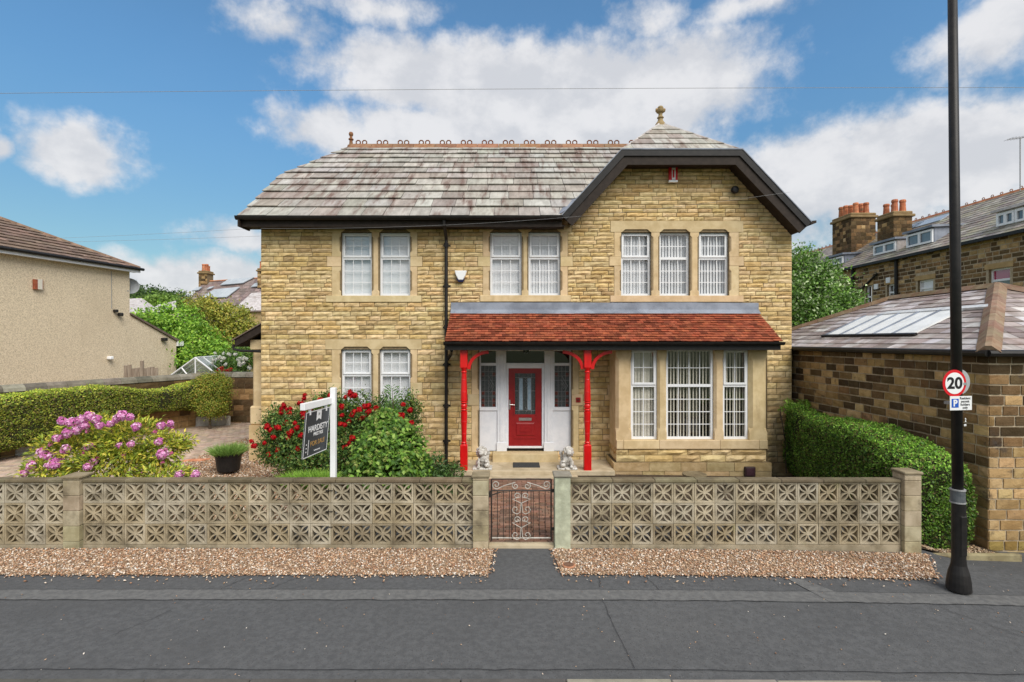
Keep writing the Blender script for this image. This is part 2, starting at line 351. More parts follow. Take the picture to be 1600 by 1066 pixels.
M = dict(
    rock=mat('rock_faced_stone', (.52, .395, .205), (.68, .54, .315), 7, .9, .6, 42, tint=True, spec=.12,
             stains=[((.24, .165, .085), 1.9, .58, .80, (1, 1, 1.5)), ((.17, .125, .075), 8, .62, .80, (1, 1, 2.4)), ((.13, .105, .075), .8, .64, .84, (1, 1, .5))]),
    mortar=mat('lime_mortar', (.17, .125, .072), (.25, .19, .11), 12, .95, .3, 90),
    ashlar=mat('dressed_sandstone', (.56, .42, .235), (.68, .53, .32), 3.2, .85, .18, 45, tint=True, spec=.2,
               stains=[((.33, .23, .12), 3.0, .58, .85, (1, 1, .35))]),
    slab=mat('worn_flagstone', (.42, .34, .22), (.55, .46, .32), 3, .8, .25, 30, stains=[((.26, .2, .12), 4, .55, .8, (1, 1, 1))]),
    slate=mat('stone_slate', (.32, .305, .28), (.45, .432, .40), 6, .74, .3, 30, tint=True, spec=.25, stretch=(1, .35, .35),
              stains=[((.165, .108, .09), 2.4, .47, .70, (1.7, .30, .30)), ((.14, .105, .09), 6.5, .60, .80, (1.5, .3, .3)), ((.22, .19, .09), 1.4, .64, .86, (.5, .8, .8))]),
    slate_dark=mat('blue_slate', (.42, .38, .36), (.60, .56, .55), 5, .55, .22, 30, tint=True, spec=.4,
                   stains=[((.23, .16, .13), 1.7, .52, .75, (1, 1, 1))]),
    tile=mat('clay_tile', (.26, .068, .036), (.37, .115, .06), 9, .8, .25, 60, tint=True, spec=.2,
             stains=[((.11, .05, .035), 4.5, .60, .80, (1, .7, .7))]),
    contile=mat('concrete_tile', (.13, .095, .078), (.19, .142, .118), 5, .85, .25, 50, tint=True, spec=.2, stains=[((.16, .12, .05), 3, .62, .8, (1, 1, 1))]),
    terra=mat('terracotta', (.40, .17, .095), (.52, .27, .16), 6, .85, .25, 40, tint=True, spec=.2, stains=[((.22, .18, .11), 3.5, .5, .75, (1, 1, 1))]),
    lead=mat('lead_sheet', (.17, .19, .235), (.27, .30, .36), 2, .5, .15, 20, spec=.4),
    black=mat('black_paint', (.010, .009, .009), (.018, .016, .015), 8, .48, .08, 20, spec=.32),
    brown=mat('dark_brown_board', (.024, .017, .013), (.036, .026, .020), 8, .65, .1, 20, spec=.22),
    white=mat('white_upvc', (.80, .81, .83), (.84, .85, .86), 5, .35, spec=.4),
    whitewood=mat('white_painted_wood', (.74, .76, .80), (.81, .82, .85), 6, .5, .06, 25, spec=.35),
    red=mat('red_gloss_paint', (.56, .005, .006), (.66, .010, .009), 9, .34, .12, 26, spec=.4, coat=.15, stretch=(1, 1, .3), stains=[((.34, .012, .010), 5, .62, .85, (1, 1, .5))]),
    doorred=mat('dark_red_door', (.27, .010, .012), (.31, .014, .015), 8, .35, .05, 30, spec=.4),
    glass=glass_mat('window_glass', .11),
    darkglass=glass_mat('leaded_dark_glass', .07, (.28, .27, .24)),
    blueglass=mat('obscured_blue_glass', (.24, .34, .42), (.32, .42, .50), 20, .25, .3, 120, spec=.5),
    greyglass=mat('obscured_grey_glass', (.03, .038, .038), (.07, .08, .078), 30, .22, .3, 120, spec=.5),
    redglass=mat('ruby_glass', (.09, .015, .012), (.13, .03, .02), 20, .2, spec=.5),
    came=mat('lead_came', (.26, .26, .26), (.34, .34, .34), 20, .5, spec=.4),
    blind=mat('cream_blind_fabric', (.82, .84, .86), (.87, .88, .90), 20, .85, trans=.15),
    blindcream=mat('beige_blind_fabric', (.70, .66, .56), (.78, .75, .66), 20, .85, trans=.15),
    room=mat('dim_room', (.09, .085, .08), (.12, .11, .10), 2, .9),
    metal=mat('brushed_metal', (.62, .62, .62), (.7, .7, .7), 9, .3, metal=1.0),
    concrete=mat('weathered_concrete', (.32, .275, .195), (.46, .405, .305), 4.5, .92, .35, 60, tint=True, spec=.15,
                 stains=[((.13, .105, .07), 3.2, .50, .76, (1, 1, 1.2)), ((.62, .60, .54), 14, .70, .80, (1, 1, 1)), ((.25, .25, .10), 2.1, .64, .82, (1, 1, .8))]),
    concgrey=mat('grey_concrete_post', (.36, .35, .32), (.54, .53, .49), 5, .9, .35, 50, tint=True, spec=.15, stains=[((.15, .13, .10), 4, .55, .78, (1, 1, .5))]),
    iron=mat('black_iron', (.02, .018, .017), (.045, .03, .025), 20, .55, .2, 80, spec=.4),
    silver=mat('silver_painted_iron', (.36, .33, .29), (.52, .49, .44), 25, .5, .15, 80, spec=.4),
    tarmac=mat('footway_tarmac', (.082, .084, .087), (.110, .112, .115), 14, .85, .7, 95, spec=.3, bdist=.012, detail=9,
               stains=[((.078, .079, .081), .9, .42, .85, (1, 1, 1)), ((.132, .131, .13), .5, .50, .95, (.5, 1, 1)), ((.062, .062, .063), 48, .56, .66, (1, 1, 1))], speck=((.20, .197, .19), 80, .68, .78)),
    tarmac2=mat('pale_tarmac_strip', (.115, .115, .115), (.155, .155, .152), 14, .88, .8, 130, spec=.3, bdist=.008, speck=((.22, .21, .2), 140, .66, .78)),
    seam=mat('tarmac_seam', (.014, .014, .016), (.022, .022, .023), 8, .8, .3, 60),
    kerb=mat('kerb_stone', (.27, .25, .21), (.36, .33, .28), 5, .9, .35, 60, tint=True),
    gravelbase=mat('gravel_bed', (.26, .175, .11), (.40, .29, .19), 60, .95, .8, 90),
    pebble=mat('pebble', (.9, .9, .9), (1, 1, 1), 30, .75, tint=True, spec=.3),
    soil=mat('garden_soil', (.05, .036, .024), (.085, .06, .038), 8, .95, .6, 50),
    grass=mat('rough_ground', (.05, .075, .022), (.10, .11, .045), 2, .95, .4, 30),
    paver=mat('brick_paver', (.42, .325, .26), (.54, .435, .36), 8, .85, .25, 60, tint=True, stains=[((.16, .12, .09), 3, .58, .8, (1, 1, 1))]),
    leaf=mat('leaf', (1.25, 1.25, 1.2), (1.45, 1.42, 1.35), 15, .5, tint=True, spec=.35, trans=.28),
    petal=mat('petal', (.95, .95, .95), (1, 1, 1), 30, .6, tint=True, spec=.2, trans=.25),
    bark=mat('bark', (.07, .05, .035), (.12, .09, .065), 14, .9, .6, 40),
    core=mat('hedge_twigs', (.018, .022, .008), (.035, .035, .014), 20, .95, .6, 60),
    render=mat('pebbledash_render', (.62, .51, .36), (.82, .70, .52), 26, .95, 1.0, 36, spec=.1, band=(.38, .60), bdist=.03,
               stains=[((.60, .49, .345), .7, .5, .9, (1, 1, .4))], speck=((.36, .29, .20), 34, .62, .70)),
    blackstone=mat('soot_stained_stone', (.40, .275, .135), (.52, .375, .20), 5, .9, .6, 34, tint=True, spec=.15, stains=[((.07, .055, .045), 2.6, .58, .74, (1, 1, 1)), ((.11, .085, .06), 9, .60, .78, (1, 1, 1))]),
    solar=mat('solar_panel', (.34, .38, .42), (.42, .46, .50), 2, .2, spec=.6),
    greenglass=glass_mat('greenhouse_glass', .40, (.8, .86, .82), .25),
    board=mat('charcoal_sign_board', (.028, .036, .045), (.034, .042, .052), 5, .4, spec=.4),
    signwhite=mat('sign_white', (.80, .81, .82), rough=.4), signred=mat('sign_red', (.62, .012, .02), rough=.4),
    signblue=mat('sign_blue', (.02, .10, .48), rough=.4), ink=mat('sign_black', (.012, .012, .013), rough=.5),
    gold=mat('sign_gold', (.42, .25, .08), rough=.5), navy=mat('navy_plastic', (.01, .012, .06), rough=.4),
    statue=mat('weathered_statue_stone', (.40, .38, .34), (.72, .70, .66), 16, .9, .5, 50, spec=.2, stains=[((.07, .06, .05), 22, .56, .72, (1, 1, 1))]),
    rubber=mat('rubber_mat', (.035, .037, .04), (.055, .057, .06), 40, .9, .5, 150),
    wood=mat('weathered_wood', (.22, .17, .13), (.34, .28, .22), 5, .9, .4, 30, stretch=(3, 3, .4)),
    magenta=mat('magenta_blind', (.42, .02, .10), rough=.8),
    dishgrey=mat('dish_grey', (.34, .36, .37), (.40, .42, .43), 6, .5),
)
def tj(base, v=.12, hue=.04):
    k = 1+rnd(-v, v); return tuple(max(0, c*k*(1+rnd(-hue, hue))) for c in base)
# ================================================================== ground, street
def gridsheet(name, xs, ys, dz, m, parent=None, f=zg, mask=None):
    nx, ny = len(xs), len(ys)
    V = [(x, y, f(x, y)+dz) for y in ys for x in xs]
    F = [(j*nx+i, j*nx+i+1, (j+1)*nx+i+1, (j+1)*nx+i) for j in range(ny-1) for i in range(nx-1)]
    return link(name, meshdata(name, V, F, m), parent)
def quadsheet(name, a, b, c, e, nx, ny, dz, m, parent=None):
    """bilinear patch between four plan points, laid on the ground"""
    V = []
    for j in range(ny+1):
        for i in range(nx+1):
            s, t = i/nx, j/ny
            x = (a[0]*(1-s)+b[0]*s)*(1-t)+(e[0]*(1-s)+c[0]*s)*t; y = (a[1]*(1-s)+b[1]*s)*(1-t)+(e[1]*(1-s)+c[1]*s)*t
            V.append((x, y, zg(x, y)+dz))
    F = [(j*(nx+1)+i, j*(nx+1)+i+1, (j+1)*(nx+1)+i+1, (j+1)*(nx+1)+i) for j in range(ny) for i in range(nx)]
    return link(name, meshdata(name, V, F, m), parent)
def lin(a, b, n): return [a+(b-a)*i/n for i in range(n+1)]
g = gridsheet('ground', [-900, -300, -100, -40]+lin(-20, 20, 40)+[40, 100, 300, 900], [-300, -100, -40, -20]+lin(-13, 12, 50)+[20, 40, 100, 300, 900], -.07, M['grass'])
tag(g, kind='structure')
KERB_Y = -8.65
pv = gridsheet('pavement', lin(-16, 16, 64), lin(KERB_Y, -4.6, 16), 0, M['tarmac']); tag(pv, kind='structure')
rd = gridsheet('road', [-60, -30]+lin(-16, 16, 32)+[30, 60], [-16, -12, KERB_Y-.14], -.09, M['tarmac']); tag(rd, kind='structure')
# pale strip, seams and the trench patch in the footway
o = gridsheet('tarmac_strip', lin(-16, 16, 64), lin(-7.27, -7.03, 2), .004, M['tarmac2'], pv)
quadsheet('trench_patch', (3.62, -7.27), (4.0, -7.27), (3.62, -6.72), (3.42, -6.66), 2, 4, .008, M['tarmac2'], pv)
def seam(pts, wd=.012, name='seam'):
    b = MB()
    for (x0, y0), (x1, y1) in zip(pts[:-1], pts[1:]):
        dx, dy = x1-x0, y1-y0; L = math.hypot(dx, dy); nx, ny = -dy/L*wd/2, dx/L*wd/2
        b.add([(x0+nx, y0+ny, zg(x0, y0)+.010), (x1+nx, y1+ny, zg(x1, y1)+.010), (x1-nx, y1-ny, zg(x1, y1)+.010), (x0-nx, y0-ny, zg(x0, y0)+.010)], [(0, 3, 2, 1)])
    b.build(name, M['seam'], pv)
def wob(a, b, n=12, k=.012):
    return [(a[0]+(b[0]-a[0])*i/n+rnd(-k, k)*.5, a[1]+(b[1]-a[1])*i/n+rnd(-k, k)) for i in range(n+1)]
seam(wob((-15, -7.275), (15, -7.285), 260, .012), .007); seam(wob((-15, -7.03), (15, -7.03), 260, .014), .003)
for a, b in (((-2.9, -7.02), (-2.62, -6.68)), ((-3.45, -7.02), (-3.28, -6.7)), ((1.05, -7.0), (1.1, -6.68)), ((1.75, -7.02), (1.66, -6.66)),
             ((1.1, -8.5), (1.03, -7.3)), ((-4.0, -8.0), (-3.72, -7.5)), ((4.75, -7.3), (5.6, -8.5))):
    seam(wob(a, b, 14, .022), .004)
seam(wob((-15, -8.50), (15, -8.53), 200, .01), .007)
kb = MB().box(-16, 16, KERB_Y-.12, KERB_Y-.02, -.4, -.03).build('kerb', M['mortar']); tag(kb, kind='structure')
x = -16.0
while x < 16:
    l = .915
    s = -.002*max(0, x+l/2)**2
    MB().box(x+.004, x+l-.004, KERB_Y-.14, KERB_Y+.015, -.25+s, .009+s, tj((.8, .78, .74), .1) if x > .4 else tj((.3, .31, .33), .06)).build('kerb_stone', M['kerb'], kb, bevel=.008); x += l
# gravel margins: bed + loose pebbles
PEB = [(.48, .32, .20), (.62, .44, .29), (.36, .19, .11), (.72, .60, .48), (.44, .28, .18), (.30, .22, .16), (.52, .29, .16), (.78, .71, .62), (.24, .14, .09), (.55, .38, .25)]
def pebbles(name, polyquads, per_m2, size, m, parent=None, dz=0.0, pal=PEB):
    """polyquads: plan quads (a,b,c,e); pebbles as squashed octahedra"""
    Cs = []
    for (a, b, c, e, *k) in polyquads:
        A = abs((c[0]-a[0])*(e[1]-b[1])-(c[1]-a[1])*(e[0]-b[0]))/2; n = int(A*per_m2*(k[0] if k else 1))
        s, t = RNG.random(n), RNG.random(n)
        P = [((a[k]*(1-s)+b[k]*s)*(1-t)+(e[k]*(1-s)+c[k]*s)*t) for k in (0, 1)]
        Cs.append(np.c_[P[0], P[1]])
    C = np.vstack(Cs); n = len(C)
    z = np.array([zg(*p) for p in C])+dz+RNG.random(n)*size*.5
    S = size*(.55+.9*RNG.random((n, 1))**1.5)*np.c_[1+.4*RNG.random(n), .7+.4*RNG.random(n), .45+.25*RNG.random(n)]*.5
    th = RNG.random(n)*6.283; ct, st = np.cos(th), np.sin(th)
    base = np.array([(1, 0, 0), (0, 1, 0), (-1, 0, 0), (0, -1, 0), (0, 0, 1), (0, 0, -1)], float)
    V = base[None]*S[:, None, :]+RNG.normal(0, .12, (n, 6, 3))*S[:, None, :]
    tl = RNG.normal(0, .35, (n, 1)); V[:, :, 2] += V[:, :, 0]*tl
    Vx = V[:, :, 0]*ct[:, None]-V[:, :, 1]*st[:, None]+C[:, :1]; Vy = V[:, :, 0]*st[:, None]+V[:, :, 1]*ct[:, None]+C[:, 1:2]
    V = np.stack([Vx, Vy, V[:, :, 2]+z[:, None]], 2).reshape(-1, 3)
    f = np.array([(0, 1, 4), (1, 2, 4), (2, 3, 4), (3, 0, 4), (1, 0, 5), (2, 1, 5), (3, 2, 5), (0, 3, 5)])
    F = (f[None]+6*np.arange(n)[:, None, None]).reshape(-1, 3)
    T = np.array(pal)[RNG.integers(0, len(pal), n)]*(.75+.5*RNG.random((n, 1)))
    return link(name, npmesh(name, V, F, m, np.repeat(T, 6, 0), smooth=True), parent)
LG = [((-8.6, -6.66), (-.30, -6.66), (-.26, -5.86), (-8.6, -5.86))]
RG = [((.62, -6.64), (5.02, -6.66), (5.3, -5.86), (.56, -5.86)), ((5.02, -6.66), (5.38, -6.62), (5.86, -5.86), (5.3, -5.86))]
for nm, qs, lab in (('gravel_strip', LG, 'tan gravel margin below the longer patterned block wall'), ('gravel_strip', RG, 'tan gravel margin between gate path and street lamp')):
    spill = [(q[0], q[1], (q[1][0]+.01, q[1][1]-w_), (q[0][0], q[0][1]-w_), f) for q in qs for w_, f in ((.03, .5), (.09, .12), (.25, .02))]
    spill += [((qs[-1][1][0], qs[-1][1][1]), (qs[-1][1][0]+.07, qs[-1][1][1]), (qs[-1][2][0]+.06, qs[-1][2][1]), (qs[-1][2][0], qs[-1][2][1]), .3), ((qs[0][0][0]-.05, qs[0][0][1]), qs[0][0], qs[0][3], (qs[0][3][0]-.05, qs[0][3][1]), .3)]
    root = pebbles(nm, qs+spill, 2700, .027, M['pebble'], None, .012); tag(root, lab, 'gravel', kind='stuff')
    for q in qs: quadsheet('gravel_bed', *q, 24, 4, .012, M['gravelbase'], root)
gt_ = pebbles('grit', [((-9, -8.6), (9, -8.6), (9, -6.7), (-9, -6.7)), ((5.2, -6.9), (9, -6.9), (9, -5.3), (5.6, -5.6))], 9, .014, M['pebble'], None, .004); tag(gt_, 'scattered loose grit on the tarmac pavement', 'grit', kind='stuff')
# garden beds and gravel behind the wall
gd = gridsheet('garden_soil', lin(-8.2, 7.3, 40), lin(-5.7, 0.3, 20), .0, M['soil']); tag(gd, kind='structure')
GG = [((-8.3, -5.0), (-4.6, -5.0), (-4.6, .6), (-8.6, 4.5)), ((-4.6, -5.0), (-3.4, -5.0), (-4.2, -2.0), (-4.6, -2.0))]  # gravel held back from the wall; bare dark soil there stands for shade
gg = pebbles('garden_gravel', GG, 1100, .038, M['pebble'], None, .02); tag(gg, 'brown pebble garden gravel around the black plant pot', 'gravel', kind='stuff')
for q in GG: quadsheet('gravel_bed', *q, 16, 16, .014, M['gravelbase'], gg)
# drive of block pavers along the boundary wall
dr = gridsheet('driveway', lin(-22, -6.4, 30), lin(-5.7, 9, 30), .004, M['soil']); tag(dr, kind='structure')
pcs = []
for j in range(70):
    for i in range(60):
        x0 = -15.5+.205*i+(.1 if j % 2 else 0); y0 = -4.4+.2*j
        bx = -8.3 if y0 < .6 else -8.45
        if x0 > bx or x0 < -8.6-.42*(y0+4.4)-5.4 or y0 > 8: continue
        z = zg(x0, y0)+.004; V = [(x0, y0, z), (x0+.198, y0, z), (x0+.198, y0+.194, z), (x0, y0+.194, z)]
        h = .018+rnd(0, .005); c = [(v[0]+(.006 if k in (0, 3) else -.006), v[1]+(.006 if k < 2 else -.006), z+h) for k, v in enumerate(V)]
        pcs.append((V+c, [(4, 5, 6, 7), (0, 1, 5, 4), (1, 2, 6, 5), (2, 3, 7, 6), (3, 0, 4, 7)], tj((1, .96, .9), .2, .05)))
emit('paver', dr, pcs, M['paver'], 300, 8)
# red brick path from gate to porch
pt = gridsheet('brick_path', lin(-.55, 1.0, 6), lin(-5.75, -1.2, 16), .004, M['soil']); tag(pt, kind='structure')
pcs = []
for j in range(44):
    for i in range(8):
        x0 = -.52+.21*i-(.1 if j % 2 else 0); y0 = -5.68+.104*j
        if y0 > -1.45: continue
        x1 = min(x0+.2, .98); x0 = max(x0, -.53)
        if x1-x0 < .05: continue
        V = [(a, b, zg(a, b)+.004) for a, b in ((x0, y0), (x1, y0), (x1, y0+.096), (x0, y0+.096))]; h = .02+rnd(0, .006)
        c = [(v[0]+(.004 if k in (0, 3) else -.004), v[1]+(.004 if k < 2 else -.004), v[2]+h) for k, v in enumerate(V)]
        pcs.append((V+c, [(4, 5, 6, 7), (0, 1, 5, 4), (1, 2, 6, 5), (2, 3, 7, 6), (3, 0, 4, 7)], random.choice([tj((.50, .33, .27), .25), tj((.40, .31, .27), .3), tj((.58, .42, .35), .2)])))
emit('brick', pt, pcs, M['paver'], 300, 8)
lid = thing('stopcock_cover', 'small rusty brown round cover in the gravel beside the gate', 'cover', (.74, -6.25, 0))
lc = (.74, -6.42, zg(.74, -6.42)+.02)
MB().lathe([(.085, 0), (.085, .012), (.075, .016), (.0, .016)], lc, 20).build('cover_rim', M['terra'], lid)
MB().lathe([(.066, .016), (.066, .021), (.0, .023)], lc, 16).build('cover_plate', mat('rusty_iron', (.12, .06, .035), (.2, .11, .07), 30, .8, .4, 80), lid)

# ================================================================== the house
house = thing('stone_house', 'large honey stone detached house with red porch posts and slate roof', 'house', (0, 0, -.2))
XL, XR = FX(408), FX(1237)
Y0 = 0.0
EAVE_Z, EAVE_Y, PITCH = 6.0, -.45, .775
RIDGE_Y = EAVE_Y+4.4; RIDGE_Z = EAVE_Z+4.4*PITCH
VX0, VX1 = -6.74, 7.2           # verge overhang of the main roof
GX0, GX1, GT0, GT1 = 1.22, 7.32, 2.69, 5.66   # wing gable: feet and flat top of the barge boards
GTZ = 7.63; APEX = Vector((4.18, 1.3, 9.05))
ST = [(1.02, .99, .95), (.96, .92, .85), (1.08, 1.05, 1.0), (.90, .81, .66), (1.08, 1.0, .86), (.80, .73, .64), (1.16, 1.13, 1.1), (1.0, .91, .72), (1.05, 1.02, .98)]
def st_tint(u, w): return tj(random.choice(ST), .1, .03)
ftop = {}
# openings in the facade (px): x0, x1, y0, y1
OPEN = [(533, 581, 363, 462), (593, 641, 363, 462), (765.8, 815, 362.5, 461.5), (825.8, 875.5, 362.5, 461.5),
        (970.5, 1017.3, 363, 462), (1030.5, 1077.8, 363, 462), (1091.9, 1138.9, 363, 462), (533, 580.4, 546, 646), (593, 641.3, 546, 646), (748.5, 893, 545.5, 706.5), (975, 1185, 546, 690)]
def facade():
    xs = sorted({XL, XR}|{FX(v) for o in OPEN for v in o[:2]}); zs = sorted({-.6, 6.05}|{FZ(v) for o in OPEN for v in o[2:]})
    holes = [(FX(a), FX(b), FZ(e), FZ(c)) for a, b, c, e in OPEN]
    b = MB()
    for x0, x1 in zip(xs[:-1], xs[1:]):
        for z0, z1 in zip(zs[:-1], zs[1:]):
            cx, cz = (x0+x1)/2, (z0+z1)/2
            if any(h[0] < cx < h[1] and h[2] < cz < h[3] for h in holes): continue
            b.add([(x0, 0, z0), (x1, 0, z0), (x1, 0, z1), (x0, 0, z1)], [(0, 1, 2, 3)])
    for (x0, x1, z0, z1) in holes:     # reveals
        dpt = .3
        b.add([(x0, 0, z0), (x0, dpt, z0), (x0, dpt, z1), (x0, 0, z1)], [(0, 1, 2, 3)]); b.add([(x1, 0, z0), (x1, 0, z1), (x1, dpt, z1), (x1, dpt, z0)], [(0, 1, 2, 3)])
        b.add([(x0, 0, z1), (x0, dpt, z1), (x1, dpt, z1), (x1, 0, z1)], [(0, 1, 2, 3)]); b.add([(x0, 0, z0), (x1, 0, z0), (x1, dpt, z0), (x0, dpt, z0)], [(0, 1, 2, 3)])
    # gable above the eaves
    b.add([(1.4, 0, 6.05), (XR, 0, 6.05), (5.75, 0, 7.55), (2.6, 0, 7.55)], [(0, 1, 2, 3)])
    # other walls
    yb = 8.3
    for xx in (XL, XR):
        b.add([(xx, 0, -.6), (xx, yb, -.6), (xx, yb, 6.0), (xx, 6.2, 7.6), (xx, 1.7, 7.6), (xx, 0, 6.05)], [(0, 1, 2, 3, 4, 5)])
    b.add([(XL, yb, -.6), (XR, yb, -.6), (XR, yb, 6.0), (XL, yb, 6.0)], [(0, 1, 2, 3)])
    return b.build('wall', M['mortar'], house)
wall = facade()
WF = Frame((0, 0, 0), (1, 0, 0), (0, 0, 1), (0, -1, 0))
def R_(x0, x1, y0, y1, D=CAMD): return (FX(x0, D), FX(x1, D), FZ(y1, D), FZ(y0, D))
# dressed stone: (kind, px rect) ; also excluded from the rough coursing
DRESS = []
def dressing(kind, x0, x1, y0, y1, proud=.03, depth=.16, ch=0, D=CAMD):
    a, b, c, e = R_(x0, x1, y0, y1, D); DRESS.append((a, b, c, e))
    y = D-CAMD
    m = MB().box(a+.003, b-.003, y-proud, y+depth, c+.003, e-.003, tj((1, 1, 1), .08, .03))
    return m.build(kind, M['ashlar'], house, bevel=.008)
def chamfered(kind, x0, x1, y0, y1, sides, proud=.022, depth=.17, ch=.055, D=CAMD, stop=.14):
    """upright with stop-chamfered inner edges. sides: 'l', 'r' or 'lr'"""
    a, b, c, e = R_(x0, x1, y0, y1, D); DRESS.append((a, b, c, e)); y = D-CAMD; a += .002; b -= .002
    t = tj((1, 1, 1), .08, .03)
    def plan(k):
        P = []
        P += [(a, y+depth), (a, y-proud+k), (a+k, y-proud)] if 'l' in sides else [(a, y+depth), (a, y-proud), (a+.004, y-proud)]
        P += [(b-k, y-proud), (b, y-proud+k), (b, y+depth)] if 'r' in sides else [(b-.004, y-proud), (b, y-proud), (b, y+depth)]
        return P
    zs = [(c, .004), (c+stop*.6, .004), (c+stop, ch), (e-stop, ch), (e-stop*.6, .004), (e, .004)]
    V = []; F = []
    for z, k in zs: V += [(px_, py_, z) for px_, py_ in plan(k)]
    for i in range(len(zs)-1): F += [(i*6+k, i*6+k+1, (i+1)*6+k+1, (i+1)*6+k) for k in range(5)]
    F += [tuple(range(6)), tuple(range(len(V)-6, len(V)))]
    MB().add(V, F, t).build(kind, M['ashlar'], house)
def lintel(x0, x1, y0, y1, opens, D=CAMD, proud=.03):
    """lintel with a chamfer cut above each light"""
    a, b, c, e = R_(x0, x1, y0, y1, D); DRESS.append((a, b, c, e)); y = D-CAMD
    P = [(a, c)]; k = .07; t = tj((1, 1, 1), .06, .03)
    for p, q in opens:
        u0, u1 = FX(p, D), FX(q, D); P += [(u0+.02, c), (u0+.1, c+k), (u1-.1, c+k), (u1-.02, c)]
    P += [(b, c), (b, e-.003), (a, e-.003)]
    MB().prism([(u, y-proud, z) for u, z in P], (0, .06, 0), t).box(a+.001, b-.001, y-proud+.06, y+.17, c, e-.004, t).build('lintel', M['ashlar'], house)
# upper windows
def dress_window(lights, y0, y1, jl, jr, sill, lint, block):
    lintel(lint[0], lint[1], lint[2], lint[3], lights)
    dressing('sill', sill[0], sill[1], y1, y1+10.5, .045, .2)
    bm0, bm1 = block
    for (a, b, s) in ((jl[0], jl[1], 'r'), (jr[0], jr[1], 'l')):
        o = 8 if s == 'r' else 0; q = 0 if s == 'r' else 8
        chamfered('jamb', a, b, lint[3], bm0, s); dressing('jamb_block', a-o, b+q, bm0, bm1, .024, .17); chamfered('jamb', a, b, bm1, y1, s)
    for (a, b), (c, e) in zip(lights[:-1], lights[1:]): chamfered('mullion', b, c, lint[3], y1, 'lr')
dress_window([(533, 581), (593, 641)], 363, 462, (519, 533), (641, 652), (510, 659), (509, 660, 352, 363), (401, 417))
dress_window([(765.8, 815), (825.8, 875.5)], 362.5, 461.5, (754.6, 765.8), (875.5, 887), (750, 892), (749, 893, 352, 362.5), (401, 417))
dress_window([(970.5, 1017.3), (1030.5, 1077.8), (1091.9, 1138.9)], 363, 462, (959.5, 970.5), (1138.9, 1154), (953, 1161), (953.8, 1160.6, 345.5, 363), (401, 416))
dress_window([(533, 580.4), (593, 641.3)], 546, 646, (519, 533), (641.3, 652), (510, 659), (509, 659, 530, 546), (598, 617))
for a, b, s in ((737, 748.5, 'r'), (893, 904, 'l')):
    chamfered('jamb', a, b, 540, 616, s); chamfered('jamb', a, b, 634, 706, s)
dressing('jamb_block', 731, 748.5, 616, 634, .024); dressing('jamb_block', 893, 911, 616, 634, .024)
dressing('kneeler', 877, 893, 340, 352, .03)
dressing('door_step', 770, 871, 705.5, 719, .30, .05)
# rough-faced courses
marks = [FZ(v) for v in (722, 705.5, 617, 598, 546, 530, 472.5)]
lev = levels(marks[:6], .143)[:-1]+levels(marks[5:], .118)
lev += levels([FZ(v) for v in (472.5, 462, 417, 401, 363, 345.5, 256)], .108)[1:]
def fspan(w0, w1):
    if w1 <= 6.06: return XL+.003, XR-.003
    k = (w1-6.05)
    return 1.45+k*.9, min(XR-.003, 7.15-k*.92)
excl = list(DRESS)+[(FX(a), FX(b), FZ(e), FZ(c)) for a, b, c, e in OPEN]+[(FX(965), FX(1198), FZ(760), FZ(540))]+[(FX(893), FX(893.5), 5.8, 6.1)]
stones = courses(WF, lev, fspan, excl, .24, .56, .016, .026, st_tint, gap=.015)
# plinth course, smooth and a little proud
pl_lev = [-.5, FZ(738), FZ(722)]
stones += courses(Frame((0, -.05, 0), (1, 0, 0), (0, 0, 1), (0, -1, 0)), pl_lev, lambda a, b: (XL, XR), [(FX(965), FX(1198), -1, .2), (-1.45, 2.4, -1, .05)], .5, .9, .012, .008, lambda u, w_: tj((.70, .65, .58), .12), nu=2, nw=2)
emit('stone', wall, stones, M['rock'], 300)
side = courses(Frame((XL, 8.3, 0), (0, -1, 0), (0, 0, 1), (-1, 0, 0)), levels([-.4, FZ(530), 5.8], .13), lambda a, b: (0, 8.28), [(5.6, 8.1, -1, 3.4)], .28, .56, .014, .024, st_tint, gap=.015, nu=2)
emit('stone', wall, side, M['rock'], 0, stuff_name='side_stone_mass')
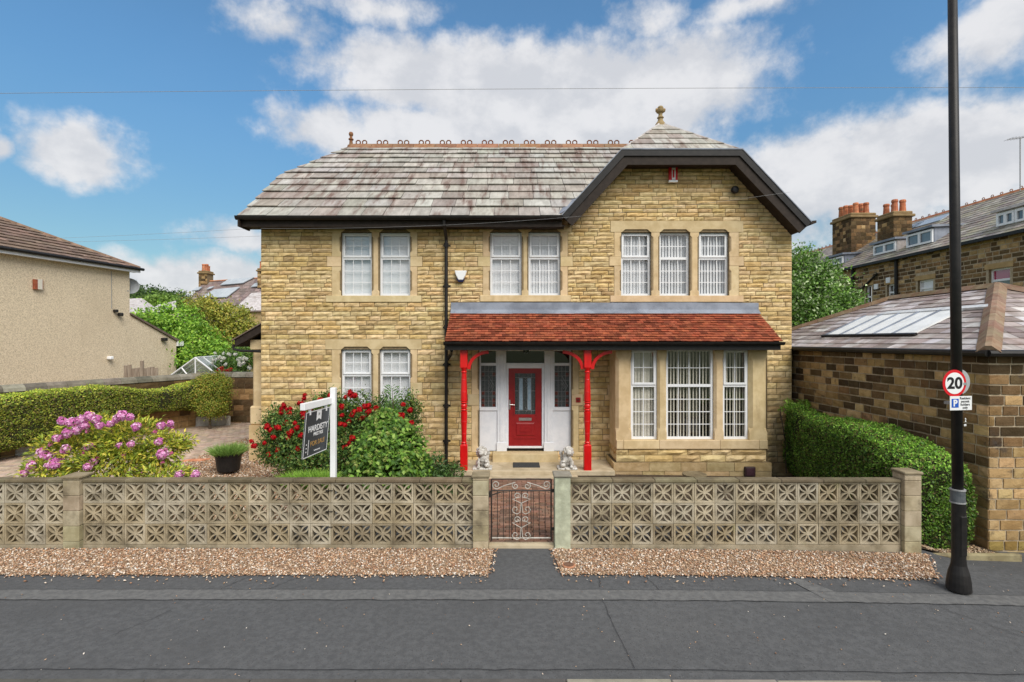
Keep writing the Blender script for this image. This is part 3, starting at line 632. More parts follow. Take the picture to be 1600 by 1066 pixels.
# ------------------------------------------------------------------ house: windows
def light(win, x0, x1, z0, z1, y, sash, cols, rt, rb, transom=.405, blind=None, angle=25, fr=.055, upper_sash=True):
    """one white casement light between x0..x1: outer frame, top sash, panes, glazing bars"""
    zt = z1-(z1-z0)*transom
    f = MB()
    f.box(x0, x0+fr, y, y+.07, z0, z1).box(x1-fr, x1, y, y+.07, z0, z1).box(x0+fr, x1-fr, y, y+.07, z0, z0+fr).box(x0+fr, x1-fr, y, y+.07, z1-fr, z1).box(x0+fr, x1-fr, y+.002, y+.07, zt-.032, zt+.032)
    f.build('frame', M['white'], win)
    def panes(a, b, c, e, rows, yy):
        MB().add([(a, yy, c), (b, yy, c), (b, yy, e), (a, yy, e)], [(0, 1, 2, 3)]).build('pane', M['glass'], win)
        g = MB(); k = .0085
        for i in range(1, cols): u = a+(b-a)*i/cols; g.box(u-k, u+k, yy-.010, yy-.003, c, e)
        for i in range(1, rows): u = c+(e-c)*i/rows; g.box(a, b, yy-.009, yy-.002, u-k, u+k)
        g.build('muntin', M['white'], win)
    a, b = x0+fr, x1-fr
    if sash:
        s = .055; c, e = zt+.018, z1-fr+.028; a2, b2 = a-.028, b+.028; q = MB()
        q.box(a2, a2+s, y-.022, y-.001, c, e).box(b2-s, b2, y-.022, y-.001, c, e).box(a2+s, b2-s, y-.022, y-.001, c, c+s).box(a2+s, b2-s, y-.022, y-.001, e-s, e)
        q.build('sash', M['white'], win, bevel=.006)
        panes(a2+s, b2-s, c+s, e-s, rt, y+.012)
    else: panes(a, b, zt+.03, z1-fr, rt, y+.03)
    panes(a, b, z0+fr, zt-.03, rb, y+.03)
    if blind:
        sl = MB(); n = int((b-a+.1)/.078); aa = R(angle)
        for i in range(n+1):
            u = a-.05+.078*i+rnd(-.004, .004); t = aa+rnd(-.03, .03); hx, hy = .045*math.cos(t), .045*math.sin(t)
            sl.add([(u-hx, y+.115-hy, z0+.03), (u+hx, y+.115+hy, z0+.03), (u+hx, y+.115+hy, z1), (u-hx, y+.115-hy, z1)], [(0, 1, 2, 3)])
        sl.build('blind', blind, win)
def window(lights, y0, y1, D=CAMD, y=.09, blinds=None, angles=None, cols=None, rt=2, rb=3, sash=None, lab=None, blindm='blind'):
    win = bpy.data.objects.new('window', None); COL.objects.link(win); win.parent = house; win.location = (FX(lights[0][0], D), 0, FZ(y1, D));
    win.matrix_parent_inverse = Matrix.Translation(-woff(house))
    if lab: win['label'] = lab
    for i, (a, b) in enumerate(lights):
        light(win, FX(a, D), FX(b, D), FZ(y1, D)+.004, FZ(y0, D)-.004, y, True if sash is None else sash[i], 3 if cols is None else cols[i], rt, rb,
              blind=M[blindm], angle=angles[i] if angles else 15)
    a, b, z0, z1 = FX(lights[0][0], D)-.3, FX(lights[-1][1], D)+.3, FZ(y1, D)-.3, FZ(y0, D)+.2
    yy = y+.24
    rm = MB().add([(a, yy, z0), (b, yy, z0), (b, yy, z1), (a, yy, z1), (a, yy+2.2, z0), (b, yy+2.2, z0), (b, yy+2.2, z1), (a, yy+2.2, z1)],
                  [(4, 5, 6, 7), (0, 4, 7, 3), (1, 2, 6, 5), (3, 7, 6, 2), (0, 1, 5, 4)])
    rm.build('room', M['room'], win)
    return win
window([(533, 581), (593, 641)], 363, 462, angles=[4, 6])
window([(765.8, 815), (825.8, 875.5)], 362.5, 461.5, angles=[8, 20])
window([(970.5, 1017.3), (1030.5, 1077.8), (1091.9, 1138.9)], 363, 462, angles=[24, 30, 28], sash=[True, False, True])
window([(533, 580.4), (593, 641.3)], 546, 646, angles=[4, 5])
# ------------------------------------------------------------------ house: bay
BD = 12.2; BY = BD-CAMD
bay = MB(); bx0, bx1 = FX(963, BD), FX(1198, BD)
zs_, zt_ = FZ(701.6, BD), FZ(545, BD)
pb = MB().box(bx0+.02, bx1-.02, BY+.03, -.002, -.6, zs_-.002); bayb = pb.build('bay_base', M['mortar'], house)
MB().box(bx0+.01, bx1-.01, BY+.02, -.002, zt_, zt_+.42).build('bay_head', M['ashlar'], house)
bs = []
blv = [FZ(722, BD), FZ(711.5, BD), zs_]
bs += courses(Frame((0, BY+.03, 0), (1, 0, 0), (0, 0, 1), (0, -1, 0)), blv, lambda a, b: (bx0, bx1), [], .4, .75, .014, .045, st_tint)
bs += courses(Frame((bx0+.02, 0, 0), (0, -1, 0), (0, 0, 1), (-1, 0, 0)), blv, lambda a, b: (.02, -BY-.03), [], .3, .6, .014, .04, st_tint)
pf = Frame((0, BY-.05, 0), (1, 0, 0), (0, 0, 1), (0, -1, 0)); pz = [-.6, -.3, FZ(737, BD-.08), FZ(722, BD)]
bs += courses(pf, pz, lambda a, b: (bx0-.08, bx1+.09), [], .5, 1.1, .012, .006, lambda u, w_: tj((.68, .64, .6), .12), nu=2, nw=2)
bs += courses(Frame((bx0-.07, 0, 0), (0, -1, 0), (0, 0, 1), (-1, 0, 0)), pz, lambda a, b: (.03, -BY+.05), [], .4, .9, .01, .006, lambda u, w_: tj((.9, .85, .76), .1), nu=2, nw=2)
MB().box(bx0-.07, bx1+.08, BY-.04, -.002, -.6, FZ(722, BD)-.012).build('bay_plinth', M['mortar'], house)
emit('stone', bayb, bs, M['rock'], 120)
def bdress(kind, x0, x1, y0, y1, proud, depth=.17):
    a, b = FX(x0, BD), FX(x1, BD); MB().box(a+.002, b-.002, BY-proud, BY+depth, FZ(y1, BD)+.002, FZ(y0, BD)-.002, tj((1, 1, 1), .06)).build(kind, M['ashlar'], house, bevel=.008)
for a, b in ((963, 974), (974, 1030), (1030, 1125), (1125, 1186), (1186, 1199)): bdress('sill', a, b, 687.5, 701.6, .03, .3)
BL = [(986.5, 1027.5), (1041.5, 1116), (1130.5, 1170.5)]
BLTOP = 545.5
chamfered('bay_pillar', 962, 986.5, 545, 687.5, 'lr', .02, .2, .07, BD, .28)
chamfered('mullion', 1027.5, 1041.5, 545, 687.5, 'lr', .02, .2, .05, BD, .28)
chamfered('mullion', 1116, 1130.5, 545, 687.5, 'lr', .02, .2, .05, BD, .28)
chamfered('bay_pillar', 1170.5, 1198.5, 545, 687.5, 'lr', .02, .2, .08, BD, .28)
window(BL, 545.5, 687.5, BD, BY+.08, angles=[22, 50, 46], cols=[2, 4, 2], rt=2, rb=4, sash=[True, False, True], blindm='blindcream', lab='wide ground floor bay window with half-open beige vertical blinds')
# bay left cheek: jamb beside the porch
MB().box(bx0+.004, bx0+.17, BY+.2, -.004, zs_, zt_, (1, 1, 1)).build('bay_cheek', M['ashlar'], house)
dressing('jamb_block', 949, 960, 601, 618, .03)
# ------------------------------------------------------------------ house: main roof
def vrows(total, n, ratio):
    g = [1-(1-ratio)*i/(n-1) for i in range(n)]; s = sum(g); out = [0]
    for q in g: out.append(out[-1]+total*q/s)
    return out
roof = MB(); LS = math.hypot(1, PITCH); LEN = 4.4*LS
t1 = 2.27
mr = MB()
pa, pb_, pc, pd, pe = (VX0, EAVE_Y, EAVE_Z), (VX0, EAVE_Y+t1, EAVE_Z+t1*PITCH), (-5.35, RIDGE_Y, RIDGE_Z), (5.75, RIDGE_Y, RIDGE_Z), (VX1, EAVE_Y+t1, EAVE_Z+t1*PITCH)
pf_ = (VX1, EAVE_Y, EAVE_Z); yb2 = 2*RIDGE_Y
mirror = lambda p: (p[0], yb2-p[1], p[2])
vx_ = 1.22+RIDGE_Z*0+(RIDGE_Z-EAVE_Z)/1.095
mr.add([pa, (GX0, EAVE_Y, EAVE_Z), (vx_-.1, RIDGE_Y-.13, RIDGE_Z-.1), (vx_, RIDGE_Y, RIDGE_Z), pc, pb_], [(0, 1, 2, 3, 4, 5)])
mr.add([(vx_, RIDGE_Y, RIDGE_Z), pd, pe, (VX1, EAVE_Y+1.6, EAVE_Z+1.6*PITCH), (vx_-.1, RIDGE_Y-.13, RIDGE_Z-.1)], [(0, 1, 2, 3, 4)])
mr.add([mirror(pa), mirror(pb_), mirror(pc), mirror(pd), mirror(pe), mirror(pf_)], [(0, 1, 2, 3, 4, 5)])
mr.add([pb_, pc, mirror(pb_)], [(0, 1, 2)]); mr.add([pe, pd, mirror(pe)], [(0, 1, 2)])
mr.add([(p[0], p[1], p[2]-.05) for p in (pa, (GX0, EAVE_Y, EAVE_Z), (vx_, RIDGE_Y, RIDGE_Z), pc, pb_)], [(0, 1, 2, 3, 4)])
mrf = mr.build('roof', M['slate_dark'], house)
SL = [(.98, .97, .95), (.92, .90, .88), (1.06, 1.05, 1.03), (.86, .80, .76), (.95, .93, .9), (.80, .73, .70), (1.0, 1.0, 1.0), (.97, .95, .93), (1.08, 1.08, 1.06)]
def sl_tint(u, v): return tj(random.choice(SL), .1, .03)
RF = Frame((0, EAVE_Y, EAVE_Z), (1, 0, 0), (0, 1, PITCH), (0, -PITCH, 1))
reg = [(VX0-.01, -.05), (GX0-.02, -.05), (vx_-.05, LEN-.05), (-5.38, LEN-.05), (VX0-.01, t1*LS)]
emit('slate', mrf, slates(RF, reg, [-.05]+vrows(LEN-.05, 12, .72)[1:], .42, .74, .026, .05, .07, sl_tint, gap=.013, jag=.012), M['slate'], 300)
# verge edging at the left end, ridge tiles, finial
MB().prism([(VX0-.02, EAVE_Y, EAVE_Z-.16), (VX0-.02, EAVE_Y, EAVE_Z-.01), (VX0-.02, EAVE_Y+t1, EAVE_Z+t1*PITCH-.01), (VX0-.02, EAVE_Y+t1, EAVE_Z+t1*PITCH-.16)], (.04, 0, 0)).build('verge_board', M['brown'], house)
x = -5.34
while x < 4.2:
    l = .70
    b = MB(); n = 5
    P = [(x, RIDGE_Y-.27, RIDGE_Z-.15), (x, RIDGE_Y-.05, RIDGE_Z+.09), (x, RIDGE_Y+.05, RIDGE_Z+.09), (x, RIDGE_Y+.27, RIDGE_Z-.15)]
    b.prism(P, (l-.012, 0, 0), tj((.56, .62, .62), .18, .06))
    for q in (.22, .43):            # the pierced crest: two small rings
        c = Vector((x+q, RIDGE_Y, RIDGE_Z+.15)); ring = [c+Vector((math.cos(a), 0, math.sin(a)))*.075 for a in [2*math.pi*k/8+.39 for k in range(9)]]
        b.tube(ring, .022, 5, False, (.42, .34, .3))
    b.build('ridge_tile', M['terra'], mrf); x += l
for nm, c, k, mm in (('finial', (-5.36, RIDGE_Y, RIDGE_Z+.02), 1.0, 'terra'), ('finial', (4.18, APEX.y+.02, APEX.z-.02), 1.35, 'ashlar')):
    f = MB().lathe([(.16, -.06), (.13, .03), (.075, .06), (.06, .2), (.10, .22), (.10, .25), (.055, .27), (.05, .33), (.085, .38), (.09, .42), (.06, .47), (.0, .49)] if mm == 'terra' else
                   [(.17, -.08), (.12, .02), (.07, .08), (.055, .13), (.085, .15), (.05, .19), (.05, .24), (.10, .27), (.11, .31), (.07, .33), (.075, .36), (.05, .39), (.0, .41)], (0, 0, 0), 10)
    f.V = [(c[0]+v[0]*k*.85, c[1]+v[1]*k*.85, c[2]+v[2]*k) for v in f.V]; f.T = [(.5, .48, .42)]*len(f.V); f.build(nm, M[mm], mrf, smooth=False)
MB().tube([(4.18-.13, APEX.y+.02, APEX.z+.4), (4.18+.13, APEX.y+.02, APEX.z+.4)], .05, 6, True, (.6, .5, .4)).build('finial_arm', M['ashlar'], mrf)
# wing roof (half-hipped front gable)
GY = EAVE_Y-.03; wr = MB()
yl = EAVE_Y+(9.05-EAVE_Z)/PITCH
A_, B_, C_, D_ = (GX0, GY, EAVE_Z-.02), (GT0, GY, GTZ), (GT1, GY, GTZ), (GX1, GY, EAVE_Z-.1)
ap = tuple(APEX); bk = (4.18, yl, 9.05)
wr.add([B_, C_, ap], [(0, 1, 2)])
wr.add([A_, B_, ap, bk], [(0, 1, 2, 3)]); wr.add([D_, C_, ap, bk, (GX1, 4.0, EAVE_Z-.1)], [(0, 1, 2, 3, 4)])
wing = wr.build('wing_roof', M['slate_dark'], house)
HV = Vector((0, APEX.y-GY, APEX.z-GTZ)); hl = HV.length
HF = Frame((0, GY, GTZ), (1, 0, 0), HV, (0, -HV.z, HV.y))
emit('slate', wing, slates(HF, [(GT0-.02, -.02), (GT1+.02, -.02), (4.18, hl)], [-.02, .45, .88, 1.28, 1.65, hl], .36, .62, .022, .03, .05, sl_tint), M['slate'], 60)
for a, b in ((B_, ap), (C_, ap)):
    MB().tube([Vector(a)+Vector((0, 0, .03)), Vector(b)+Vector((0, 0, .03))], .03, 6).build('hip_lead', M['slate_dark'], wing)
# lead valley
MB().add([(GX0-.25, EAVE_Y-.02, EAVE_Z+.03), (GX0+.02, EAVE_Y-.02, EAVE_Z+.12), (vx_-.1, RIDGE_Y-.3, RIDGE_Z-.14), (vx_-.35, RIDGE_Y-.3, RIDGE_Z-.18)], [(0, 1, 2, 3)]).build('valley_lead', M['lead'], wing)
# barge boards: brown board with a black capping
outer = [(GX0, EAVE_Z+.03), (GT0, GTZ+.02), (GT1, GTZ+.02), (GX1+.03, EAVE_Z-.14)]
def inset(P, d0):
    out = []
    for i, p in enumerate(P):
        ns = []
        for a, b in ((P[i-1], P[i]) if i else (None, None), (P[i], P[i+1]) if i < len(P)-1 else (None, None)):
            if a is not None: L = math.hypot(b[0]-a[0], b[1]-a[1]); ns.append(((b[1]-a[1])/L, -(b[0]-a[0])/L))
        if len(ns) == 1: n_ = ns[0]; k = 1
        else:
            n_ = (ns[0][0]+ns[1][0], ns[0][1]+ns[1][1]); q = n_[0]**2+n_[1]**2; k = 2/q
        out.append((p[0]+n_[0]*d0*k, p[1]+n_[1]*d0*k))
    return out
o1, o2 = inset(outer, .15), inset(outer, .36)
for i in range(3):
    for nm, A, B, y, th, mm in (('barge_cap', outer, o1, GY-.055, .06, 'black'), ('barge_board', o1, o2, GY-.02, .05, 'brown')):
        MB().prism([(A[i][0], y, A[i][1]), (A[i+1][0], y, A[i+1][1]), (B[i+1][0], y, B[i+1][1]), (B[i][0], y, B[i][1])], (0, th, 0)).build(nm, M[mm], wing)
    a, b = outer[i], outer[i+1]
    MB().prism([(a[0], GY-.07, a[1]+.0), (b[0], GY-.07, b[1]+.0), (b[0], GY-.07, b[1]+.03), (a[0], GY-.07, a[1]+.03)], (0, .12, 0)).build('lead_edge', M['lead'], wing)
    c, e = inset(outer, .30)[i], inset(outer, .30)[i+1]
    MB().add([(c[0], GY, c[1]), (e[0], GY, e[1]), (e[0], .01, e[1]), (c[0], .01, c[1])], [(0, 1, 2, 3)]).build('soffit', M['brown'], wing)
gx = GX1+.08
MB().prism([(gx-.06, GY-.06, EAVE_Z-.20), (gx+.07, GY-.06, EAVE_Z-.15), (gx+.07, GY-.06, EAVE_Z-.09), (gx-.06, GY-.06, EAVE_Z-.1)], (0, 4, 0)).build('side_gutter', M['brown'], wing)
# eaves: gutter, fascia, soffit
gt = MB(); n = 7; prof = [(-.065*math.cos(math.pi*k/(n-1)), -.075*math.sin(math.pi*k/(n-1))) for k in range(n)]
def gutter(name, x0, x1, y, z, parent, m='black', s=1.0):
    P = [(x0, y+a*s, z+b*s) for a, b in prof]
    MB().prism(P, (x1-x0, 0, 0)).build(name, M[m], parent)
    bk_ = MB()
    return bk_
gutter('gutter', VX0-.05, GX0+.02, EAVE_Y-.06, EAVE_Z+.02, house, s=1.25)
MB().box(VX0+.03, GX0+.02, EAVE_Y+.03, EAVE_Y+.06, EAVE_Z-.22, EAVE_Z-.02).build('fascia', M['brown'], house)
MB().box(VX0+.03, GX0+.1, EAVE_Y+.06, -.001, EAVE_Z-.20, EAVE_Z-.17).build('soffit', M['brown'], house)
MB().box(VX0+.01, VX0+.05, EAVE_Y-.1, -.02, EAVE_Z-.24, EAVE_Z+.02).build('box_end', M['brown'], house)
# downpipe
dx = FX(697, 12.95); dp = MB(); ydp = -.11
dp.tube([(dx-.01, EAVE_Y-.03, EAVE_Z-.05), (dx-.01, EAVE_Y-.02, EAVE_Z-.16), (dx, ydp-.05, EAVE_Z-.42), (dx, ydp, EAVE_Z-.5), (dx, ydp, -.2)], .042, 10)
pipe = dp.build('downpipe', M['black'], house, smooth=False)
for z in (5.38, 4.35, 3.3, 2.35, 1.3, .4):
    MB().lathe([(.042, -.05), (.06, -.05), (.06, .05), (.042, .05)], (dx, ydp, z), 10).box(dx-.1, dx+.1, -.03, -.014, z-.025, z+.025).build('pipe_collar', M['black'], pipe)
MB().tube([(dx+.28, -1.1, 2.86), (dx+.24, -1.02, 2.72), (dx+.14, -.3, 2.62), (dx+.06, -.12, 2.52), (dx, -.11, 2.44)], .04, 8).build('porch_pipe', M['black'], pipe)
# ------------------------------------------------------------------ house: porch
PX0, PX1 = -1.555, 6.25; PEY, PEZ, PTZ = -1.25, 2.93, 3.70
pv_ = Vector((0, -PEY, PTZ-PEZ)); plen = pv_.length
porch = MB().prism([(PX0+.02, PEY+.02, PEZ-.03), (PX0+.02, -.002, PTZ-.03), (PX0+.02, -.002, PTZ-.12), (PX0+.02, PEY+.02, PEZ-.09)], (PX1-PX0-.04, 0, 0)).build('porch_roof', M['brown'], house)
PF = Frame((0, PEY, PEZ), (1, 0, 0), pv_, (0, -pv_.z, pv_.y))
TL = [(1, 1, 1), (.85, .8, .78), (1.15, 1.1, 1.0), (.7, .62, .6), (1.1, .95, .9), (.95, .9, .85), (.55, .5, .5)]
emit('tile', porch, slates(PF, [(PX0, -.03), (PX1, -.03), (PX1, plen), (PX0, plen)], lin(-.03, plen, 14), .163, .167, .016, .03, .03, lambda u, v: tj(random.choice(TL), .12, .05), gap=.005, stagger=.083, jag=.003), M['tile'], 300, 8)
lf = MB(); nfl = 5
for i in range(nfl):
    a, b = PX0+.0+(PX1-PX0)*i/nfl, PX0+(PX1-PX0)*(i+1)/nfl
    MB().add([(a, -.062, PTZ+.23), (b+.03, -.062, PTZ+.23+rnd(-.008, .008)), (b+.03, -.07, PTZ+.05), (a, -.07, PTZ+.05), (a, -.19, PTZ-.052), (b+.03, -.19, PTZ-.052+rnd(-.01, .0))], [(0, 1, 2, 3), (3, 2, 5, 4)]).build('lead_flashing', M['lead'], porch)
gutter('porch_gutter', PX0-.02, PX1+.02, PEY-.05, PEZ, porch, s=1.05)
MB().box(PX0+.03, PX1-.03, PEY+.0, PEY+.03, PEZ-.19, PEZ-.03).build('porch_fascia', M['black'], porch)
MB().box(PX0+.04, PX1-.04, PEY+.04, -.003, PEZ-.17, PEZ-.14).build('porch_soffit', M['brown'], porch)
PST = 12.05
def post(px):
    cx, cy = FX(px, PST), PST-CAMD; zb, zt = FZ(735, PST), FZ(545, PST); H = zt-zb; h = .086
    root = bpy.data.objects.new('porch_post', None); COL.objects.link(root); root.parent = house; root.location = (cx, cy, zb); root.matrix_parent_inverse = Matrix.Translation(-woff(house))
    MB().box(cx-h, cx+h, cy-h, cy+h, zb, zb+.60).build('post_base', M['red'], root, bevel=.01)
    MB().box(cx-h, cx+h, cy-h, cy+h, zt-.45, zt+.1).build('post_head', M['red'], root, bevel=.01)
    a, b = .60, H-.45; L = b-a
    pr = [(0, .085), (.015, .06), (.03, .075), (.045, .055), (.06, .058), (.14, .062), (.145, .066), (.155, .062), (.30, .074), (.305, .078), (.315, .074), (.43, .082), (.435, .06), (.455, .085), (.47, .062), (.485, .078),
          (.515, .078), (.53, .062), (.55, .085), (.565, .06), (.57, .082), (.68, .076), (.685, .08), (.695, .076), (.84, .063), (.845, .068), (.855, .062), (.93, .058), (.945, .075), (.96, .055), (1.0, .085)]
    MB().lathe([(r, a+L*t) for t, r in pr], (cx, cy, zb), 16).build('turned_shaft', M['red'], root, smooth=False)
    return root, cx, cy, zt
def brace(root, cx, cy, zt, s):
    P = []; W_ = .50; Hh = .44; n = 9; th = .075
    for k in range(n+1):
        a = math.pi/2*k/n; P.append((cx+s*(.08+W_*(1-math.cos(a))), zt-Hh+Hh*math.sin(a)-.04))
    Q = [(p[0]+s*-.0+(-s*th*math.cos(0) if False else 0), p[1]) for p in P]
    V = []; F = []
    for k in range(n+1):
        a = math.pi/2*k/n; nx, nz = s*math.cos(a), -math.sin(a)
        for yy in (-.03, .03):
            V += [(P[k][0]-nx*th*.0, cy+yy, P[k][1]-nz*0), (P[k][0]+nx*th, cy+yy, P[k][1]+nz*th)]
    for k in range(n):
        a, b = 4*k, 4*k+4; F += [(a, a+1, b+1, b), (a+2, b+2, b+3, a+3), (a, b, b+2, a+2), (a+1, a+3, b+3, b+1)]
    F += [(0, 2, 3, 1), (4*n, 4*n+1, 4*n+3, 4*n+2)]
    MB().add(V, F).build('curved_brace', M['red'], root)
for px, ss_ in ((725, (1,)), (917.7, (-1, 1))):
    r_, cx, cy, zt = post(px)
    for s in ss_: brace(r_, cx, cy, zt, s)
MB().box(FX(711, 12.0), bx0-.08, -1.16, -.002, -.2, FZ(735, 12.0)+.002).build('porch_slab', M['slab'], house, bevel=.012)
MB().box(FX(735, 11.6), FX(905, 11.6), -1.5, -1.17, -.35, -.17).build('porch_step', M['slab'], house, bevel=.012)
# porch lamp under the eaves
lm = thing('porch_lamp', 'small black lantern hanging under the porch above the red door', 'lamp', (FX(822, 12.6), -.5, 2.55))
lz = FZ(541, 12.6); lx = FX(822, 12.6)
MB().lathe([(.03, .0), (.10, -.03), (.11, -.05), (.06, -.06)], (lx, -.5, lz), 6).build('lamp_cap', M['black'], lm)
MB().lathe([(.075, -.06), (.06, -.16), (.02, -.18)], (lx, -.5, lz), 6).build('lamp_glass', M['darkglass'], lm)
MB().box(lx-.02, lx+.02, -.52, -.48, lz-.01, PEZ-.15).build('lamp_stem', M['black'], lm)
# ------------------------------------------------------------------ house: door
DY = .10
door = bpy.data.objects.new('front_door', None); COL.objects.link(door); door.parent = house; door.location = (FX(820), DY, FZ(706)); door.matrix_parent_inverse = Matrix.Translation(-woff(house))
door['label'] = 'red panelled front door with leaded glass and white side lights'
def dbox(x0, x1, y0, y1, ya, yb, name, m, bev=.006): return MB().box(FX(x0), FX(x1), ya, yb, FZ(y1), FZ(y0)).build(name, M[m], door, bevel=bev)
lx0, lx1, lz0, lz1 = FX(794.5), FX(847), FZ(698.8), FZ(576)
gx0, gx1, gz0, gz1 = FX(804.6), FX(837), FZ(649), FZ(584)
leaf_ = MB().box(lx0, gx0, DY+.05, DY+.09, lz0, lz1).box(gx1, lx1, DY+.05, DY+.09, lz0, lz1).box(gx0, gx1, DY+.05, DY+.09, lz0, gz0).box(gx0, gx1, DY+.05, DY+.09, gz1, lz1)
leaf_.build('door_leaf', M['doorred'], door)
for (a, b, c, e, h) in ((806, 836, 662, 683, .018), (811, 831, 667, 678, .03)):
    V = [(FX(a), DY+.05, FZ(e)), (FX(b), DY+.05, FZ(e)), (FX(b), DY+.05, FZ(c)), (FX(a), DY+.05, FZ(c))]; k = .03
    V += [(V[0][0]+k, DY+.05-h, V[0][2]+k), (V[1][0]-k, DY+.05-h, V[1][2]+k), (V[2][0]-k, DY+.05-h, V[2][2]-k), (V[3][0]+k, DY+.05-h, V[3][2]-k)]
    MB().add(V, [(4, 5, 6, 7), (0, 1, 5, 4), (1, 2, 6, 5), (2, 3, 7, 6), (3, 0, 4, 7)]).build('door_panel', M['doorred'], door)
dbox(803, 839, 685.5, 687.5, DY+.032, DY+.05, 'panel_moulding', 'doorred'); dbox(803, 804.6, 582.5, 650.5, DY+.03, DY+.05, 'glass_bead', 'doorred', 0); dbox(837, 838.6, 582.5, 650.5, DY+.03, DY+.05, 'glass_bead', 'doorred', 0)
MB().add([(gx0, DY+.07, gz0), (gx1, DY+.07, gz0), (gx1, DY+.07, gz1), (gx0, DY+.07, gz1)], [(0, 1, 2, 3)]).build('pane', M['greyglass'], door)
for a, b in ((811.5, 817), (824.5, 830)): MB().add([(FX(a), DY+.066, FZ(642)), (FX(b), DY+.066, FZ(642)), (FX(b), DY+.066, FZ(592)), (FX(a), DY+.066, FZ(592))], [(0, 1, 2, 3)]).build('blue_pane', M['blueglass'], door)
came = MB()
def cline(P, r=.005, y=DY+.062):
    came.tube([(FX(a), y, FZ(b)) for a, b in P], r, 4)
for P in ([(811, 584), (811, 649)], [(830.5, 584), (830.5, 649)], [(804.6, 591), (837, 591)], [(804.6, 643), (837, 643)], [(817.2, 605), (817.2, 643)], [(824.4, 605), (824.4, 643)],
          [(820.8, 591), (828, 600.5), (820.8, 610), (813.6, 600.5), (820.8, 591)], [(820.8, 595), (824.5, 600.5), (820.8, 606), (817, 600.5), (820.8, 595)], [(804.6, 612), (811, 612)], [(830.5, 612), (837, 612)], [(820.8, 637), (824, 643), (820.8, 648), (817.6, 643), (820.8, 637)]): cline(P)
dbox(811, 831, 654, 659, DY+.03, DY+.05, 'letter_plate', 'metal')
MB().box(FX(795.6), FX(797.4), DY+.02, DY+.05, FZ(641), FZ(626)).tube([(FX(796.5), DY+.03, FZ(633)), (FX(796.5), DY-.01, FZ(633)), (FX(804.5), DY-.01, FZ(633.6))], .011, 6).build('handle', M['metal'], door)
# white frame, pilasters, side lights, fanlight
wf = MB()
dbox(748.5, 893, 545.3, 548.5, DY-.03, DY+.1, 'door_head', 'whitewood'); dbox(790.8, 851, 567.6, 572, DY-.02, DY+.1, 'transom', 'whitewood')
dbox(790.8, 794.5, 572, 702, DY+.01, DY+.1, 'door_frame', 'whitewood'); dbox(847, 851, 572, 702, DY+.01, DY+.1, 'door_frame', 'whitewood'); dbox(794.5, 847, 572, 576, DY+.012, DY+.1, 'door_frame', 'whitewood'); dbox(794.5, 847, 698.8, 702, DY+.0, DY+.1, 'door_sill', 'white')
for a, b in ((777, 790.8), (851, 864.6)):
    dbox(a, b, 548.5, 706, DY-.04, DY+.1, 'pilaster', 'whitewood'); dbox(a+4, b-4, 556, 690, DY-.055, DY-.04, 'pilaster_moulding', 'whitewood', .01); dbox(a-1, b+1, 692, 706.3, DY-.06, DY-.04, 'pilaster_foot', 'whitewood')
def sidelight(a, b):
    dbox(a, a+2.3, 548.5, 640, DY-.01, DY+.08, 'sidelight_frame', 'whitewood', 0); dbox(b-2.3, b, 548.5, 640, DY-.01, DY+.08, 'sidelight_frame', 'whitewood', 0)
    dbox(a+2.3, b-2.3, 567.6, 571.8, DY-.012, DY+.08, 'sidelight_rail', 'whitewood', 0); dbox(a, b, 637, 642.4, DY-.035, DY+.08, 'sidelight_sill', 'whitewood')
    dbox(a, b, 642.4, 706, DY, DY+.06, 'side_panel', 'whitewood')
    u0, u1 = a+2.3, b-2.3
    for c, e in ((548.5, 567.6), (571.8, 637)):
        MB().add([(FX(u0), DY+.05, FZ(e)), (FX(u1), DY+.05, FZ(e)), (FX(u1), DY+.05, FZ(c)), (FX(u0), DY+.05, FZ(c))], [(0, 1, 2, 3)]).build('pane', M['greyglass' if c > 560 else 'darkglass'], door)
    m_ = (u0+u1)/2; yy = DY+.046
    for k in range(1, 4): cline([(u0+(u1-u0)*k/4, 572), (u0+(u1-u0)*k/4, 637)], .0035, yy)
    for c in (581, 588, 595, 613, 620, 628): cline([(u0, c), (u1, c)], .0035, yy)
    for (hw, hh) in ((9, 16), (5, 9), (2.4, 4.5)): cline([(m_, 604-hh), (m_+hw, 604), (m_, 604+hh), (m_-hw, 604), (m_, 604-hh)], .005, yy)
    for c in (583, 612, 624, 632):
        for q in (u0+1, u1-6): MB().add([(FX(q), DY+.047, FZ(c+6)), (FX(q+5), DY+.047, FZ(c+6)), (FX(q+5), DY+.047, FZ(c)), (FX(q), DY+.047, FZ(c))], [(0, 1, 2, 3)]).build('ruby_pane', M['redglass'], door)
sidelight(748.8, 777); sidelight(864.6, 892.8)
MB().add([(FX(790.8), DY+.05, FZ(567.6)), (FX(851), DY+.05, FZ(567.6)), (FX(851), DY+.05, FZ(548.5)), (FX(790.8), DY+.05, FZ(548.5))], [(0, 1, 2, 3)]).build('fanlight_pane', M['darkglass'], door)
came.build('lead_came', M['came'], door)
MB().box(FX(748), FX(893), DY+.12, DY+2, -.2, 2.9).build('hall', M['room'], door)
